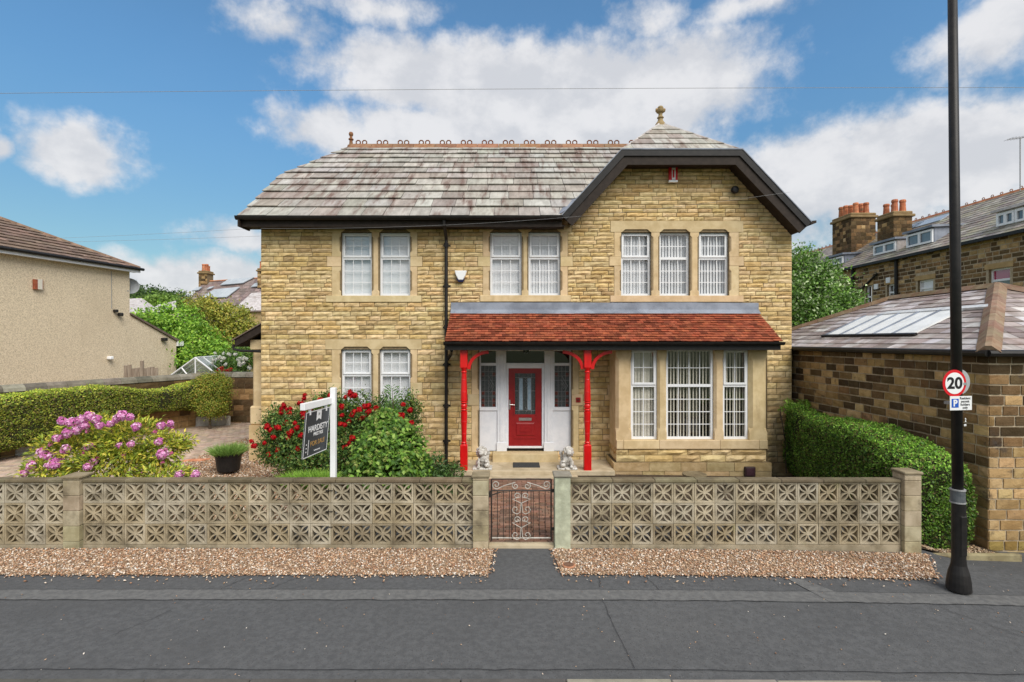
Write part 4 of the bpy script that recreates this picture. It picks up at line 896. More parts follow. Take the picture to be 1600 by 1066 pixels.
# bell plate, alarm boxes, lamp
o = thing('number_plaque', 'small dark red square plaque on pale stone block beside the door', 'plaque', (FX(903), -.03, FZ(625)))
MB().box(FX(899.8), FX(906.8), -.05, -.024, FZ(628.5), FZ(621)).build('plaque_back', M['doorred'], o, bevel=.006); MB().lathe([(.03, 0), (.03, .01), (0, .012)], (0, 0, 0), 12).V
q = MB().lathe([(.032, 0), (.03, .008), (.0, .012)], (0, 0, 0), 12); q.V = [(FX(903.3)+v[0], -.05-v[2], FZ(624.7)+v[1]) for v in q.V]; q.build('plaque_boss', M['redglass'], o)
o = thing('alarm_box', 'white and navy shield-shaped alarm box beside the black downpipe', 'alarm', (FX(720), -.05, FZ(432)))
P = [(711, 424), (730, 424), (728, 431), (724, 438.5), (717, 438.5), (713, 431)]
MB().prism([(FX(a), -.045, FZ(b)) for a, b in P], (0, -.09, 0)).build('alarm_cover', M['signwhite'], o, bevel=.012)
MB().prism([(FX(a), -.045, FZ(b)) for a, b in [(713.5, 436), (727, 436), (724, 441.5), (717, 441.5)]], (0, -.075, 0)).build('alarm_lens', M['navy'], o, bevel=.006)
o = thing('alarm_box', 'red and white rectangular alarm box high on the stone gable', 'alarm', (FX(1050), -.05, FZ(275)))
a0, a1 = FX(1043.5), FX(1056.5)
MB().box(a0, a0+.065, -.12, -.045, FZ(284), FZ(264)).box(a1-.055, a1, -.12, -.045, FZ(284), FZ(264)).build('red_side', M['signred'], o)
MB().box(a0+.065, a1-.055, -.125, -.045, FZ(283), FZ(265)).build('white_panel', M['signwhite'], o); MB().box(a0-.01, a1+.0, -.13, -.045, FZ(287), FZ(284)).build('alarm_foot', M['signwhite'], o)
MB().box(a0+.085, a1-.085, -.128, -.125, FZ(280), FZ(268)).build('alarm_print', M['signred'], o)
o = thing('flood_light', 'small black flood light on the stone gable', 'light', (FX(1145), -.05, FZ(298)))
q = MB().lathe([(.03, 0), (.09, .03), (.10, .09), (.07, .13), (.0, .14)], (0, 0, 0), 12)
q.V = [(FX(1145)+v[0], -.06-v[2]*.9, FZ(299)+v[1]) for v in q.V]; q.build('lamp_head', M['black'], o); MB().box(FX(1145)-.03, FX(1145)+.03, -.07, -.03, FZ(297), FZ(293)).build('bracket', M['black'], o)
# side porch on the left wall
sp_ = MB(); s0, s1 = -6.86, XL
def sbox(*a): return MB().box(*a)
sbox(s0, s1-.002, .25, 2.6, -.6, .75, (.9, .86, .8)).build('side_porch_base', M['ashlar'], house)
chz = FZ(546, 13.4); MB().box(s0+.06, s1-.003, .3, .55, .75, chz, (1, 1, 1)).build('side_porch_pillar', M['ashlar'], house, bevel=.05)
sbox(s0+.0, s1-.003, .27, .6, .75, 1.25, (1, 1, 1)).build('pillar_foot', M['ashlar'], house, bevel=.04)
sbox(s0+.02, s1-.003, .28, 2.55, chz, chz+.25, (1, 1, 1)).build('side_porch_head', M['ashlar'], house)
MB().prism([(XL-.002, .1, 3.42), (-7.15, .1, 2.97), (-7.15, .1, 2.8), (XL-.002, .1, 3.2)], (0, 2.7, 0)).build('side_porch_roof', M['brown'], house)
MB().tube([(-7.18, .1, 2.86), (-7.18, .1, 2.74), (-7.0, .12, 2.7), (XL-.01, .12, 2.68)], .035, 8).build('side_gutter_pipe', M['black'], house)
MB().prism([(XL+.01, .06, 3.45), (-7.2, .06, 2.99), (-7.2, .06, 2.96), (XL+.01, .06, 3.42)], (0, 2.8, 0)).build('side_porch_slates', M['contile'], house)
# ================================================================== front boundary of pierced concrete blocks
FD = 7.35; FY = FD-CAMD; BS = .2945
def flower_block():
    """one screen block: square rim, four leaf-shaped rings on the diagonals, four ribs to the rim"""
    h = BS/2-.003; b = MB(); d0, d1 = -.05, .05; r = .024
    for q in ((-h, h, h-r, h), (-h, h, -h, -h+r)): b.box(q[0], q[1], d0, d1, q[2], q[3])
    for q in ((-h, -h+r), (h-r, h)): b.box(q[0], q[1], d0, d1, -h+r, h-r)
    n = 7; L = (h-r*.6)*1.414-.012
    for k in range(4):
        a = math.pi/4+k*math.pi/2; ca, sa = math.cos(a), math.sin(a)
        for s in (-1, 1):
            V = []; F = []
            for i in range(n+1):
                t = i/n; l = .010+(L-.010)*t; wd = s*(.031*math.sin(math.pi*t)**.75)
                for off in (-.0085, .0125):
                    x, z = l*ca-(wd+off*s)*sa, l*sa+(wd+off*s)*ca
                    x = max(-h+.004, min(h-.004, x)); z = max(-h+.004, min(h-.004, z))
                    V += [(x, d0+.008, z), (x, d1-.008, z)]
            for i in range(n):
                p = 4*i; F += [(p, p+2, p+6, p+4), (p+1, p+5, p+7, p+3), (p, p+4, p+5, p+1), (p+2, p+3, p+7, p+6)]
            b.add(V, F)
    m = []
    for k in range(8): m.append((.026*math.cos(k*math.pi/4), 0, .026*math.sin(k*math.pi/4)))
    b.prism([(x, d0+.004, z) for x, y, z in m], (0, d1-d0-.008, 0))
    return b
fb = flower_block()
def block_meshes():
    out = []
    for t in ((1, 1, 1), (.85, .82, .76), (1.12, 1.1, 1.06), (.95, .9, .8), (1.05, 1.06, 1.08), (.72, .68, .62)):
        c = MB(); c.V, c.F = list(fb.V), list(fb.F); c.T = [t]*len(c.V); out.append(c.mesh('screen_block', M['concrete']))
    return out
FBM = block_meshes()
def panel(root, x0, n, pale=0):
    for i in range(n):
        for j in range(3):
            me = FBM[4] if pale and rnd(0, 1) < pale else random.choice(FBM if j == 0 else FBM[:5])
            o = link('screen_block', me, root, (0, 0, 0)); o.location = (x0+BS*(i+.5), FY, .05+BS*(j+.5)); o.location.y += rnd(-.004, .004); o.rotation_euler = (rnd(-.012, .012), random.choice((0, math.pi/2, math.pi))+rnd(-.008, .008), rnd(-.012, .012))
    x1 = x0+BS*n
    MB().box(x0, x1, FY-.055, FY+.055, -.2, .047, (.9, .86, .8)).build('footing', M['concrete'], root)
    z = .05+3*BS; x = x0-.0; k = 0
    while x < x1-.02:
        l = min(x1-x, .60); MB().box(x+.002, x+l-.002, FY-.075, FY+.075, z, z+.045+rnd(-.003, .003), tj((.46, .43, .37), .2)).build('coping', M['concrete'], root, bevel=.008); x += l
def pillar(root, xa, xb, ztop, m='concrete', cap=True, zb=-.1):
    z = zb; cy = FY; h = (xb-xa)/2; n = 0
    while z < ztop-.02:
        l = min(.215 if m == 'concrete' else ztop-z, ztop-z)
        MB().box(xa, xb, cy-h, cy+h, z+.002, z+l-.002, tj((1, .97, .9) if z > .25 else (1.0, 1.0, .86), .1)).build('pillar_block', M[m], root, bevel=.006); z += l
    if cap: MB().box(xa-.018, xb+.018, cy-h-.018, cy+h+.018, ztop, ztop+.04, (.66, .62, .55)).build('pillar_cap', M[m], root, bevel=.01)
w1 = thing('screen_block_wall', 'longer pierced concrete block wall below the pink and red flowers', 'wall', (-3.3, FY, 0))
panel(w1, -.52-19*BS, 19); panel(w1, -.52-19*BS-.24-7*BS, 7)
px_ = -.52-19*BS; pillar(w1, px_-.235, px_-.005, 1.0)
pillar(w1, -.555, -.335, 1.015)
w2 = thing('screen_block_wall', 'shorter pierced concrete block wall in front of the bay window', 'wall', (3.2, FY, 0))
panel(w2, .832, 16, .25); pillar(w2, .606, .828, 1.02, 'concgrey', True); pillar(w2, .834+16*BS, .834+16*BS+.24, 1.06, 'concrete', True)
# ------------------------------------------------------------------ gate
gate = thing('iron_gate', 'black iron garden gate with pale scrollwork between concrete pillars', 'gate', (.13, FY, .1))
ga, gb, gz0_, gz1_ = -.295, .562, .10, .965; gy = FY+.01
def rod(P, r, name, m='iron', n=6): return MB().tube(P, r, n).build(name, M[m], gate)
for xx in (ga, gb): rod([(xx, gy, gz0_-.02), (xx, gy, gz1_)], .012, 'stile')
for zz in (gz1_, FZ(767, FD), gz0_+.02): rod([(ga, gy, zz), (gb, gy, zz)], .010, 'rail', 'iron' if zz > .5 else 'silver')
mid = (ga+gb)/2
for i in range(1, 10):
    xx = ga+(gb-ga)*i/10
    if abs(xx-mid) > .16 or i in (4, 6): rod([(xx, gy, gz0_), (xx, gy, FZ(767, FD))], .006, 'bar')
for xx in (mid-.14, mid, mid+.14): rod([(xx, gy, gz0_), (xx, gy, FZ(767, FD))], .006, 'bar')
def spiral(cx, cz, r0, turns, a0, sgn, n=26):
    return [(cx+sgn*(r0*(1-.78*k/n))*math.cos(a0+turns*2*math.pi*k/n), gy-.014, cz+(r0*(1-.78*k/n))*math.sin(a0+turns*2*math.pi*k/n)) for k in range(n+1)]
zr = FZ(767, FD); ztop_ = gz1_
for s in (-1, 1):   # top S scrolls
    cx1, cx2 = mid+s*.36, mid+s*.085; cz = (zr+ztop_)/2
    A = spiral(cx1, cz+.005, .062, 1.35, -math.pi*.55, -s if False else s)
    B = spiral(cx2, cz-.012, .052, 1.3, math.pi*.5, -s)
    rod(list(reversed(A))+[(mid+s*.25, gy-.014, cz-.01)]+B, .007, 'scroll', 'silver', 5)
    for top, bot in ((FZ(769, FD), FZ(803, FD)), (FZ(806, FD), FZ(843, FD))):
        zm = (top+bot)/2
        A = spiral(mid+s*.062, top-.055, .05, 1.2, math.pi*-.1, -s); B = spiral(mid+s*.075, bot+.06, .055, 1.2, math.pi*.0, -s)
        rod(list(reversed(A))+[(mid+s*.13, gy-.014, top-.10), (mid+s*.005, gy-.014, zm+.0)], .0065, 'scroll', 'silver', 5)
        rod([(mid+s*.005, gy-.014, zm), (mid+s*.02, gy-.014, bot+.02), (mid+s*.06, gy-.014, bot-.002), (mid+s*.115, gy-.014, bot+.02), (mid+s*.13, gy-.014, bot+.06), (mid+s*.105, gy-.014, bot+.1), (mid+s*.07, gy-.014, bot+.095), (mid+s*.055, gy-.014, bot+.065), (mid+s*.08, gy-.014, bot+.05)], .0065, 'scroll', 'silver', 5)
rod([(ga+.01, gy-.02, FZ(773, FD)), (ga+.13, gy-.02, FZ(769, FD))], .009, 'latch'); MB().box(ga-.035, ga+.005, gy-.03, gy+.03, FZ(777, FD), FZ(768, FD)).build('latch_plate', M['iron'], gate)
for zz in (.25, .8): MB().box(gb-.005, gb+.045, gy-.014, gy+.014, zz-.02, zz+.02).build('hinge', M['iron'], gate)
th = MB().box(-.33, .60, FY-.07, FY+.08, -.02, .035).build('gate_threshold', M['slab'], pv)

# ================================================================== things in the garden
# for-sale board on its post behind the wall
fs = thing('for_sale_sign', 'dark for sale board hanging from a white post behind the block wall', 'sign', (-2.62, FY+.2, 0))
PY_ = FY+.12; PXX = -2.605; h = .038
MB().box(PXX-h, PXX+h, PY_-h, PY_+h, .25, 2.27).build('post', M['white'], fs, bevel=.005)
def armp(t, dz): return Vector((PXX-.02-.115*t, PY_+.10-.88*t, 2.085+dz))
a, b = armp(0, 0), armp(1, 0); n_ = Vector((-(b-a).y, (b-a).x, 0)).normalized()*.033
MB().prism([a+n_+Vector((0, 0, -.045)), a-n_+Vector((0, 0, -.045)), a-n_+Vector((0, 0, .045)), a+n_+Vector((0, 0, .045))], b-a).build('arm', M['white'], fs, bevel=.004)
ux = (b-a).normalized(); rt_ = -ux                       # the face reads from the street end to the post
sw = Vector((-.05, 0, -.6)).normalized()                 # hangs a little out of plumb
tl_ = armp(.90, -.085); tr_ = armp(.17, -.085)
bw_ = (tr_-tl_).length; bh_ = .62; nf = rt_.cross(-sw).normalized()
if nf.x < 0: nf = -nf
bdm = MB().prism([tl_+nf*.008, tr_+nf*.008, tr_+sw*bh_+nf*.008, tl_+sw*bh_+nf*.008], -nf*.016).build('board', M['board'], fs)
e_ = .010
for p, q, r_, s_ in ((0, 1, 0, e_), (0, 1, bh_-e_, bh_), ):
    MB().prism([tl_+rt_*0+sw*r_+nf*.0095, tr_+sw*r_+nf*.0095, tr_+sw*s_+nf*.0095, tl_+sw*s_+nf*.0095], -nf*.019).build('edge_trim', M['white'], bdm)
for u0, u1 in ((0, e_), (bw_-e_, bw_)):
    MB().prism([tl_+rt_*u0+sw*e_+nf*.0095, tl_+rt_*u1+sw*e_+nf*.0095, tl_+rt_*u1+sw*(bh_-e_)+nf*.0095, tl_+rt_*u0+sw*(bh_-e_)+nf*.0095], -nf*.019).build('edge_trim', M['white'], bdm)
for t in (.16, .84):
    c = tl_+rt_*bw_*t; MB().prism([c+Vector((0, 0, .07))-rt_*.018+nf*.012, c+Vector((0, 0, .07))+rt_*.018+nf*.012, c+sw*.045+rt_*.018+nf*.012, c+sw*.045-rt_*.018+nf*.012], -nf*.024).build('hanger', M['white'], fs)
def text(body, size, m, parent, origin, right, upv, name='lettering', depth=.0012, bold=0.0, xs=1.0, align='CENTER'):
    cu = bpy.data.curves.new('t', 'FONT'); cu.body = body; cu.size = size; cu.align_x = align; cu.align_y = 'CENTER'; cu.extrude = depth; cu.offset = bold
    ob = bpy.data.objects.new('t', cu); COL.objects.link(ob); bpy.context.view_layer.update()
    me = bpy.data.meshes.new_from_object(ob.evaluated_get(bpy.context.evaluated_depsgraph_get()))
    bpy.data.objects.remove(ob); right, upv = Vector(right).normalized(), Vector(upv).normalized(); n = right.cross(upv)
    Mx = Matrix(((right.x*xs, upv.x, n.x, origin[0]), (right.y*xs, upv.y, n.y, origin[1]), (right.z*xs, upv.z, n.z, origin[2]), (0, 0, 0, 1)))
    me.transform(Mx); me.materials.clear(); me.materials.append(m)
    return link(name, me, parent)
def bp(u, v): return tl_+rt_*bw_*u+sw*bh_*v+nf*.010
text('HARDISTY', .118, M['signwhite'], bdm, bp(.53, .40), rt_, -sw, bold=.0016, xs=.95)
text('PRESTIGE', .066, M['signwhite'], bdm, bp(.56, .535), rt_, -sw, bold=.001, xs=.95)
text('FOR SALE', .092, M['gold'], bdm, bp(.56, .735), rt_, -sw, bold=.001)
text('hardistyprestige', .026, M['signwhite'], bdm, bp(.56, .90), rt_, -sw)
MB().prism([bp(.43, .02), bp(.63, .02), bp(.63, .24), bp(.53, .19), bp(.43, .24)], nf*.001).build('pennant', M['signwhite'], bdm)
text('H', .06, M['ink'], bdm, bp(.53, .10)+nf*.0015, rt_, -sw)
MB().prism([bp(.17, .62), bp(.19, .62), bp(.19, .95), bp(.17, .95)], nf*.001).build('white_rule', M['signwhite'], bdm)
for v in (.70, .78, .86): MB().prism([bp(.085, v), bp(.12, v), bp(.12, v+.025), bp(.085, v+.025)], nf*.001).build('small_mark', M['signwhite'], bdm)
for zz in (.30, .52, .82):
    MB().tube([(PXX-.045, FY-.06, zz), (PXX-.05, FY+.05, zz), (PXX-.045, PY_+.04, zz), (PXX+.045, PY_+.045, zz), (PXX+.05, FY+.05, zz), (PXX+.045, FY-.06, zz), (PXX-.045, FY-.062, zz)], .006, 5).build('fixing_strap', M['ink'], fs)
# lions
def blobmesh(name, ells, voxel, m, loc, parent=None, bump=0.0, bs=20):
    bm = bmesh.new()
    for (c, r, rot) in ells:
        mx = Matrix.Translation(Vector(c)) @ Matrix.Rotation(R(rot), 4, 'X') @ Matrix.Diagonal((*r, 1))
        bmesh.ops.create_icosphere(bm, subdivisions=2, radius=1, matrix=mx)
    me = bpy.data.meshes.new(name); bm.to_mesh(me); bm.free()
    ob = bpy.data.objects.new('t', me); COL.objects.link(ob); md = ob.modifiers.new('r', 'REMESH'); md.mode = 'VOXEL'; md.voxel_size = voxel
    bpy.context.view_layer.update(); out = bpy.data.meshes.new_from_object(ob.evaluated_get(bpy.context.evaluated_depsgraph_get())); bpy.data.objects.remove(ob)
    if bump:
        for v in out.vertices:
            n = noise.noise(Vector(v.co)*bs); v.co += v.normal*n*bump
    out.materials.clear(); out.materials.append(m); out.name = name
    for p in out.polygons: p.use_smooth = True
    return out
def lion(px, label, flip):
    D = 12.15; cx, cy, z0 = FX(px, D), D-CAMD, -.088
    root = thing('lion_statue', label, 'statue', (cx, cy, z0), 'stone lions flanking the door step')
    z0 = FZ(735, 12.0)+.004
    root.location.z = z0
    MB().box(cx-.23, cx+.23, cy-.17, cy+.17, z0, z0+.045).build('statue_base', M['statue'], root, bevel=.012)
    f = flip
    E = [((0, .06, .17), (.115, .12, .13), 0), ((.01*f, .0, .26), (.11, .10, .14), 0), ((-.02*f, -.03, .40), (.115, .105, .115), 0),       # haunches, chest, mane
         ((-.03*f, -.11, .41), (.07, .06, .065), 0), ((-.03*f, -.155, .385), (.05, .04, .035), 0), ((-.03*f, -.15, .355), (.04, .03, .02), 0),   # face, muzzle, jaw
         ((-.10*f, -.02, .475), (.03, .025, .03), 0), ((.05*f, -.02, .48), (.03, .025, .03), 0), ((-.02*f, .0, .49), (.07, .07, .05), 0),
         ((-.09*f, -.10, .16), (.035, .04, .13), 0), ((-.09*f, -.14, .065), (.045, .065, .03), 0),                                             # front leg, paw
         ((.08*f, -.09, .18), (.035, .045, .11), 20), ((.11*f, -.13, .115), (.07, .07, .065), 0), ((.10*f, -.14, .20), (.045, .06, .03), 0),    # raised paw on the ball
         ((-.12*f, .05, .11), (.05, .10, .08), 0), ((.12*f, .05, .11), (.05, .10, .08), 0), ((.13*f, -.03, .06), (.04, .07, .025), 0),            # hind legs
         ((.12*f, .13, .24), (.035, .04, .10), 0), ((.13*f, .13, .34), (.05, .04, .06), 0)]                                                      # tail
    for k in range(22):
        a = rnd(0, 6.28); e = rnd(-.9, 1.1)
        if math.sin(a) < -.55 and e < .55: continue
        E.append(((-.02*f+.115*math.cos(a)*math.cos(e), -.02+.1*math.sin(a)*math.cos(e), .40+.115*math.sin(e)), (.032, .032, .032), 0))
    E = [((c[0]+cx, c[1]+cy, c[2]+z0), r, q) for c, r, q in E]
    link('lion_body', blobmesh('lion_body', E, .011, M['statue'], None, bump=.006, bs=38), root)
lion(754, 'weathered stone lion statue on its base by the post nearest the downpipe', 1)
lion(886, 'weathered stone lion statue on its base by the post nearest the bay', -1)
o = thing('door_mat', 'dark grey door mat on the porch slab below the step', 'mat', (FX(822, 12.5), -.62, FZ(735, 12.0)))
mz = FZ(735, 12.0)+.003; MB().box(FX(801.5, 12.5), FX(843, 12.5), -.86, -.38, mz, mz+.015).build('mat_pile', M['rubber'], o, bevel=.004)
# small things by the bay
o = thing('vent_box', 'small square dark brown vent box on the bay plinth', 'vent', (FX(1171, 12), BY-.1, 0))
MB().box(FX(1163.5, 12.1), FX(1180, 12.1), BY-.13, BY-.055, FZ(745, 12.1), FZ(729.5, 12.1)).build('vent_case', mat('dark_brown_plastic', (.035, .018, .02), (.05, .03, .03), 9, .4), o, bevel=.012)
MB().box(FX(1165.5, 12.1), FX(1178, 12.1), BY-.137, BY-.13, FZ(743, 12.1), FZ(731.5, 12.1)).build('vent_front', mat('dark_plum_plastic', (.05, .022, .03), (.07, .035, .045), 9, .35), o, bevel=.004)
o = thing('bird_bath', 'round weathered stone bird bath dish in front of the bay plinth', 'bird bath', (FX(1085, 11.6), -1.6, -.25))
c = (FX(1085, 11.6), -1.5, FZ(744, 11.6)); MB().lathe([(.06, -.04), (.16, -.02), (.265, .02), (.27, .05), (.25, .055), (.2, .03), (.0, .02)], c, 22, tint=(.5, .46, .38)).build('dish', M['concrete'], o)
MB().lathe([(.14, -.26), (.13, -.2), (.07, -.16), (.06, -.04)], c, 14, tint=(.6, .55, .45)).build('pedestal', M['concrete'], o)

# ------------------------------------------------------------------ foliage tools
def unit(n):
    v = RNG.normal(0, 1, (n, 3)); return v/np.linalg.norm(v, axis=1)[:, None]
def leafmesh(name, C, Dr, Nr, L, Wd, T, m, parent, fold=.22, tipbend=0.0):
    """folded four-corner leaves: C centres, Dr direction, Nr rough normal"""
    n = len(C); Dr = Dr/np.linalg.norm(Dr, axis=1)[:, None]
    S = np.cross(Dr, Nr); S /= np.maximum(1e-6, np.linalg.norm(S, axis=1))[:, None]; Nn = np.cross(S, Dr)
    L = np.asarray(L).reshape(-1, 1)*np.ones((n, 1)); Wd = np.asarray(Wd).reshape(-1, 1)*np.ones((n, 1))
    a = C-Dr*L/2; t = C+Dr*L/2-Nn*L*tipbend; mid_ = C-Dr*L*.05
    l = mid_+S*Wd/2+Nn*Wd*fold; r = mid_-S*Wd/2+Nn*Wd*fold
    V = np.stack([a, l, t, r], 1).reshape(-1, 3); i = 4*np.arange(n)[:, None]
    F = np.stack([i+[[0, 2, 1]], i+[[0, 3, 2]]], 1).reshape(-1, 3)
    return link(name, npmesh(name, V, F, m, np.repeat(T, 4, 0)), parent)
def pal(cols, n, v=.22):
    c = np.array(cols)[RNG.integers(0, len(cols), n)]; return c*(1+RNG.uniform(-v, v, (n, 1)))
def clumps(blobs, n, per=60, cr=.18, shell=.35):
    """leaf positions in clumps set through ellipsoids, mostly near the surface; returns points, outward vectors, clump index"""
    ar = np.array([(b[3]*b[4]+b[4]*b[5]+b[3]*b[5]) for b in blobs]); ar = ar/ar.sum(); P = []; O = []; K = []; k0 = 0
    for b, f in zip(blobs, ar):
        m = max(1, int(n*f/per)); u = unit(m); rr = 1-shell*RNG.random((m, 1))**1.6
        c = np.array(b[:3])+u*rr*np.array(b[3:6]); idx = np.repeat(np.arange(m), per)
        sc = cr*(.6+.8*RNG.random((m, 1)))
        p = c[idx]+np.clip(RNG.normal(0, .5, (m*per, 3)), -1.2, 1.2)*sc[idx]
        P.append(p); O.append(u[idx]*.8+(p-c[idx])/sc[idx]*.5); K.append(idx+k0); k0 += m
    return np.vstack(P), np.vstack(O), np.concatenate(K)
def crown(name, blobs, n, leaf, cols, m, parent, per=60, cr=.2, shell=.35, aspect=.55, up=.35, zmin=None, fold=.22):
    P, O, K = clumps(blobs, n, per, cr, shell)
    if zmin is not None: q = P[:, 2] > zmin; P, O, K = P[q], O[q], K[q]
    n = len(P); D_ = unit(n)+O*.5; N_ = O+unit(n)*.7+np.array([0, 0, up])
    kt = .75+.5*RNG.random(K.max()+1); T = pal(cols, n)*kt[K][:, None]
    L = leaf*(.65+.7*RNG.random((n, 1)))
    return leafmesh(name, P, D_, N_, L, L*aspect, T, m, parent, fold)
def limbs(root, base, blobs, r, h, name='trunk', twig=3):
    b = MB(); base = Vector(base); top = base+Vector((rnd(-.1, .1), rnd(-.1, .1), h))
    b.tube([base-Vector((0, 0, .1)), base+(top-base)*.5+Vector((rnd(-.05, .05), 0, 0)), top], [r*1.25, r, r*.8], 8)
    for q in blobs:
        c = Vector(q[:3]); m_ = top.lerp(c, .5)+Vector((rnd(-.1, .1), rnd(-.1, .1), rnd(0, .15)))
        b.tube([top-Vector((0, 0, .15*h)), m_, c], [r*.6, r*.38, r*.15], 6)
        for k in range(twig):
            e = c+Vector((rnd(-1, 1)*q[3], rnd(-1, 1)*q[4], rnd(-.3, 1)*q[5]))*.85; b.tube([m_.lerp(c, rnd(.3, 1)), e], [r*.2, r*.05], 4)
    return b.build(name, M['bark'], root)
def plant(name, label, cat, base, blobs, n, leaf, cols, h=.4, r=.04, group=None, **k):
    root = thing(name, label, cat, base, group); limbs(root, base, blobs, r, h, 'trunk' if 'tree' in name else 'stem')
    crown('crown' if 'tree' in name else 'foliage', blobs, n, leaf, cols, M['leaf'], root, **k); return root
def flower_mesh(name, n, R0, pl, pw, cols, squash=.75):
    """one bloom: petals set round a dome"""
    u = unit(n); u[:, 2] = np.abs(u[:, 2])*1.0-.15; P = u*np.array([R0, R0, R0*squash])*(.55+.45*RNG.random((n, 1)))
    D_ = np.cross(u, unit(n)); T = pal(cols, n, .2)
    n4 = len(P); S = np.cross(D_, u); D_ /= np.linalg.norm(D_, axis=1)[:, None]; S /= np.linalg.norm(S, axis=1)[:, None]
    L = pl*(.7+.6*RNG.random((n, 1))); W_ = pw*(.7+.6*RNG.random((n, 1)))
    V = np.stack([P-D_*L/2, P+S*W_/2+u*L*.25, P+D_*L/2, P-S*W_/2+u*L*.25], 1).reshape(-1, 3); i = 4*np.arange(n)[:, None]
    F = np.stack([i+[[0, 1, 2]], i+[[0, 2, 3]]], 1).reshape(-1, 3)
    return npmesh(name, V, F, M['petal'], np.repeat(T, 4, 0))
def blooms(root, name, meshes, pts, s=(.8, 1.2)):
    for p in pts:
        o = link(name, random.choice(meshes), root); o.location = p; k = rnd(*s); o.scale = (k, k, k)
        tocam = (Vector((0, -CAMD, 4.5))-Vector(p)).normalized(); o.rotation_euler = (tocam.to_track_quat('Z', 'Y').to_matrix() @ Matrix.Rotation(rnd(0, 6.28), 3, 'Z')).to_euler()

# rhododendron
RD = 8.75
def pb3(px, py, D, rx, ry, rz):
    v = PT(px, py, D); return (v.x, v.y, v.z, rx, ry, rz)
rh = thing('rhododendron', 'pink flowering rhododendron leaning over the block wall', 'shrub', (-6.7, RD-CAMD, 0))
RB = [pb3(120, 705, RD, .68, .55, .38), pb3(150, 675, RD+.1, .55, .5, .3), pb3(205, 690, RD, .6, .5, .42), pb3(250, 705, RD+.1, .42, .4, .3), pb3(75, 735, 8.2, .38, .35, .2), pb3(180, 725, RD-.3, .75, .5, .3), pb3(285, 690, RD+.4, .22, .3, .12), pb3(255, 740, 8.2, .5, .3, .1)]
limbs(rh, (-6.6, RD-CAMD+.1, -.05), RB, .03, .25, 'stem', 6)
P, O, K = clumps(RB, 9500, 9, .085, .42)
n = len(P); D_ = O*1.0+unit(n)*.55; N_ = unit(n)*.6+np.array([0, -.15, .9])
T = pal([(.36, .40, .045), (.26, .33, .04), (.44, .42, .06), (.18, .24, .03), (.50, .42, .07), (.12, .17, .03)], n, .25)
leafmesh('foliage', P, D_, N_, .070+.045*RNG.random((n, 1)), .034, T, M['leaf'], rh, .15, .1)
RHF = [flower_mesh('flower_cluster', 70, .085, .06, .05, [(.80, .30, .62), (.86, .42, .72), (.70, .22, .52), (.90, .58, .80)]) for _ in range(3)]
fl = [(140, 650), (128, 656), (112, 660), (98, 658), (120, 672), (105, 677), (90, 685), (132, 665), (150, 655), (156, 665), (190, 650), (182, 655), (203, 652), (213, 667), (252, 665), (266, 662), (187, 696), (205, 694), (140, 698), (103, 702), (93, 720), (80, 715), (70, 712), (62, 720), (50, 728), (38, 740), (85, 725), (145, 722), (137, 730), (254, 710), (248, 690), (280, 742), (306, 741), (172, 663), (75, 728), (66, 706)]
blooms(rh, 'flower_cluster', RHF, [tuple(PT(a, b, RD-.42 if b < 725 else 8.05)) for a, b in fl], (.6, 1.0))
small = [flower_mesh('flower_bud', 14, .035, .04, .03, [(.55, .12, .25), (.6, .2, .42)]) for _ in range(2)]
blooms(rh, 'flower_bud', small, [tuple(PT(rnd(60, 280), rnd(660, 740), RD-.4)) for _ in range(22)])
# roses
rs = thing('rose_bush', 'sprawling bush of deep red roses below the ground floor window', 'shrub', (-3.6, -2.6, -.15))
QB = [pb3(455, 690, 10.6, .6, .5, .62), pb3(440, 665, 10.9, .35, .35, .35), pb3(500, 660, 10.9, .55, .5, .55), pb3(550, 650, 11.1, .6, .45, .5), pb3(605, 650, 11.2, .5, .4, .45), pb3(640, 645, 11.3, .22, .3, .45), pb3(500, 715, 10.3, .9, .5, .5), pb3(580, 690, 10.6, .7, .5, .6), pb3(420, 705, 10.9, .22, .3, .2), pb3(520, 628, 11.2, .2, .2, .25)]
limbs(rs, (-3.5, -2.4, -.15), QB, .025, .3, 'stem', 5)
crown('foliage', QB, 42000, .055, [(.07, .14, .03), (.045, .10, .022), (.11, .19, .04), (.035, .075, .02), (.16, .20, .045)], M['leaf'], rs, per=26, cr=.15, shell=.75, aspect=.6)
RSF = [flower_mesh('rose_bloom', 40, .055, .05, .045, [(.62, .010, .016), (.46, .006, .012), (.74, .03, .03), (.32, .004, .010)], .8) for _ in range(3)]
rl = [(393, 690), (397, 697), (417, 668), (421, 673), (432, 667), (436, 670), (443, 633), (440, 638), (447, 640), (438, 645), (453, 638), (451, 645), (464, 668), (475, 622), (473, 630), (468, 631), (477, 617), (474, 646), (477, 650), (455, 675), (471, 680), (426, 683), (413, 692), (421, 710), (431, 716), (452, 714), (433, 703), (466, 701), (450, 684), (540, 620), (546, 615), (549, 619), (554, 618), (535, 635), (554, 643), (562, 642), (551, 646), (574, 645), (577, 642), (588, 638), (590, 640), (569, 652), (563, 655), (535, 650), (545, 658), (534, 662), (539, 664), (552, 685), (547, 692), (536, 700), (541, 698), (515, 618), (624, 650), (630, 648), (640, 642), (643, 660), (629, 632), (570, 635), (575, 633), (447, 660), (461, 661), (626, 652), (484, 640), (500, 626), (522, 640)]
blooms(rs, 'rose_bloom', RSF, [tuple(PT(a+rnd(-1, 1), b+rnd(-1, 1), 10.15 if b > 660 else 10.5)) for a, b in rl], (.75, 1.3))
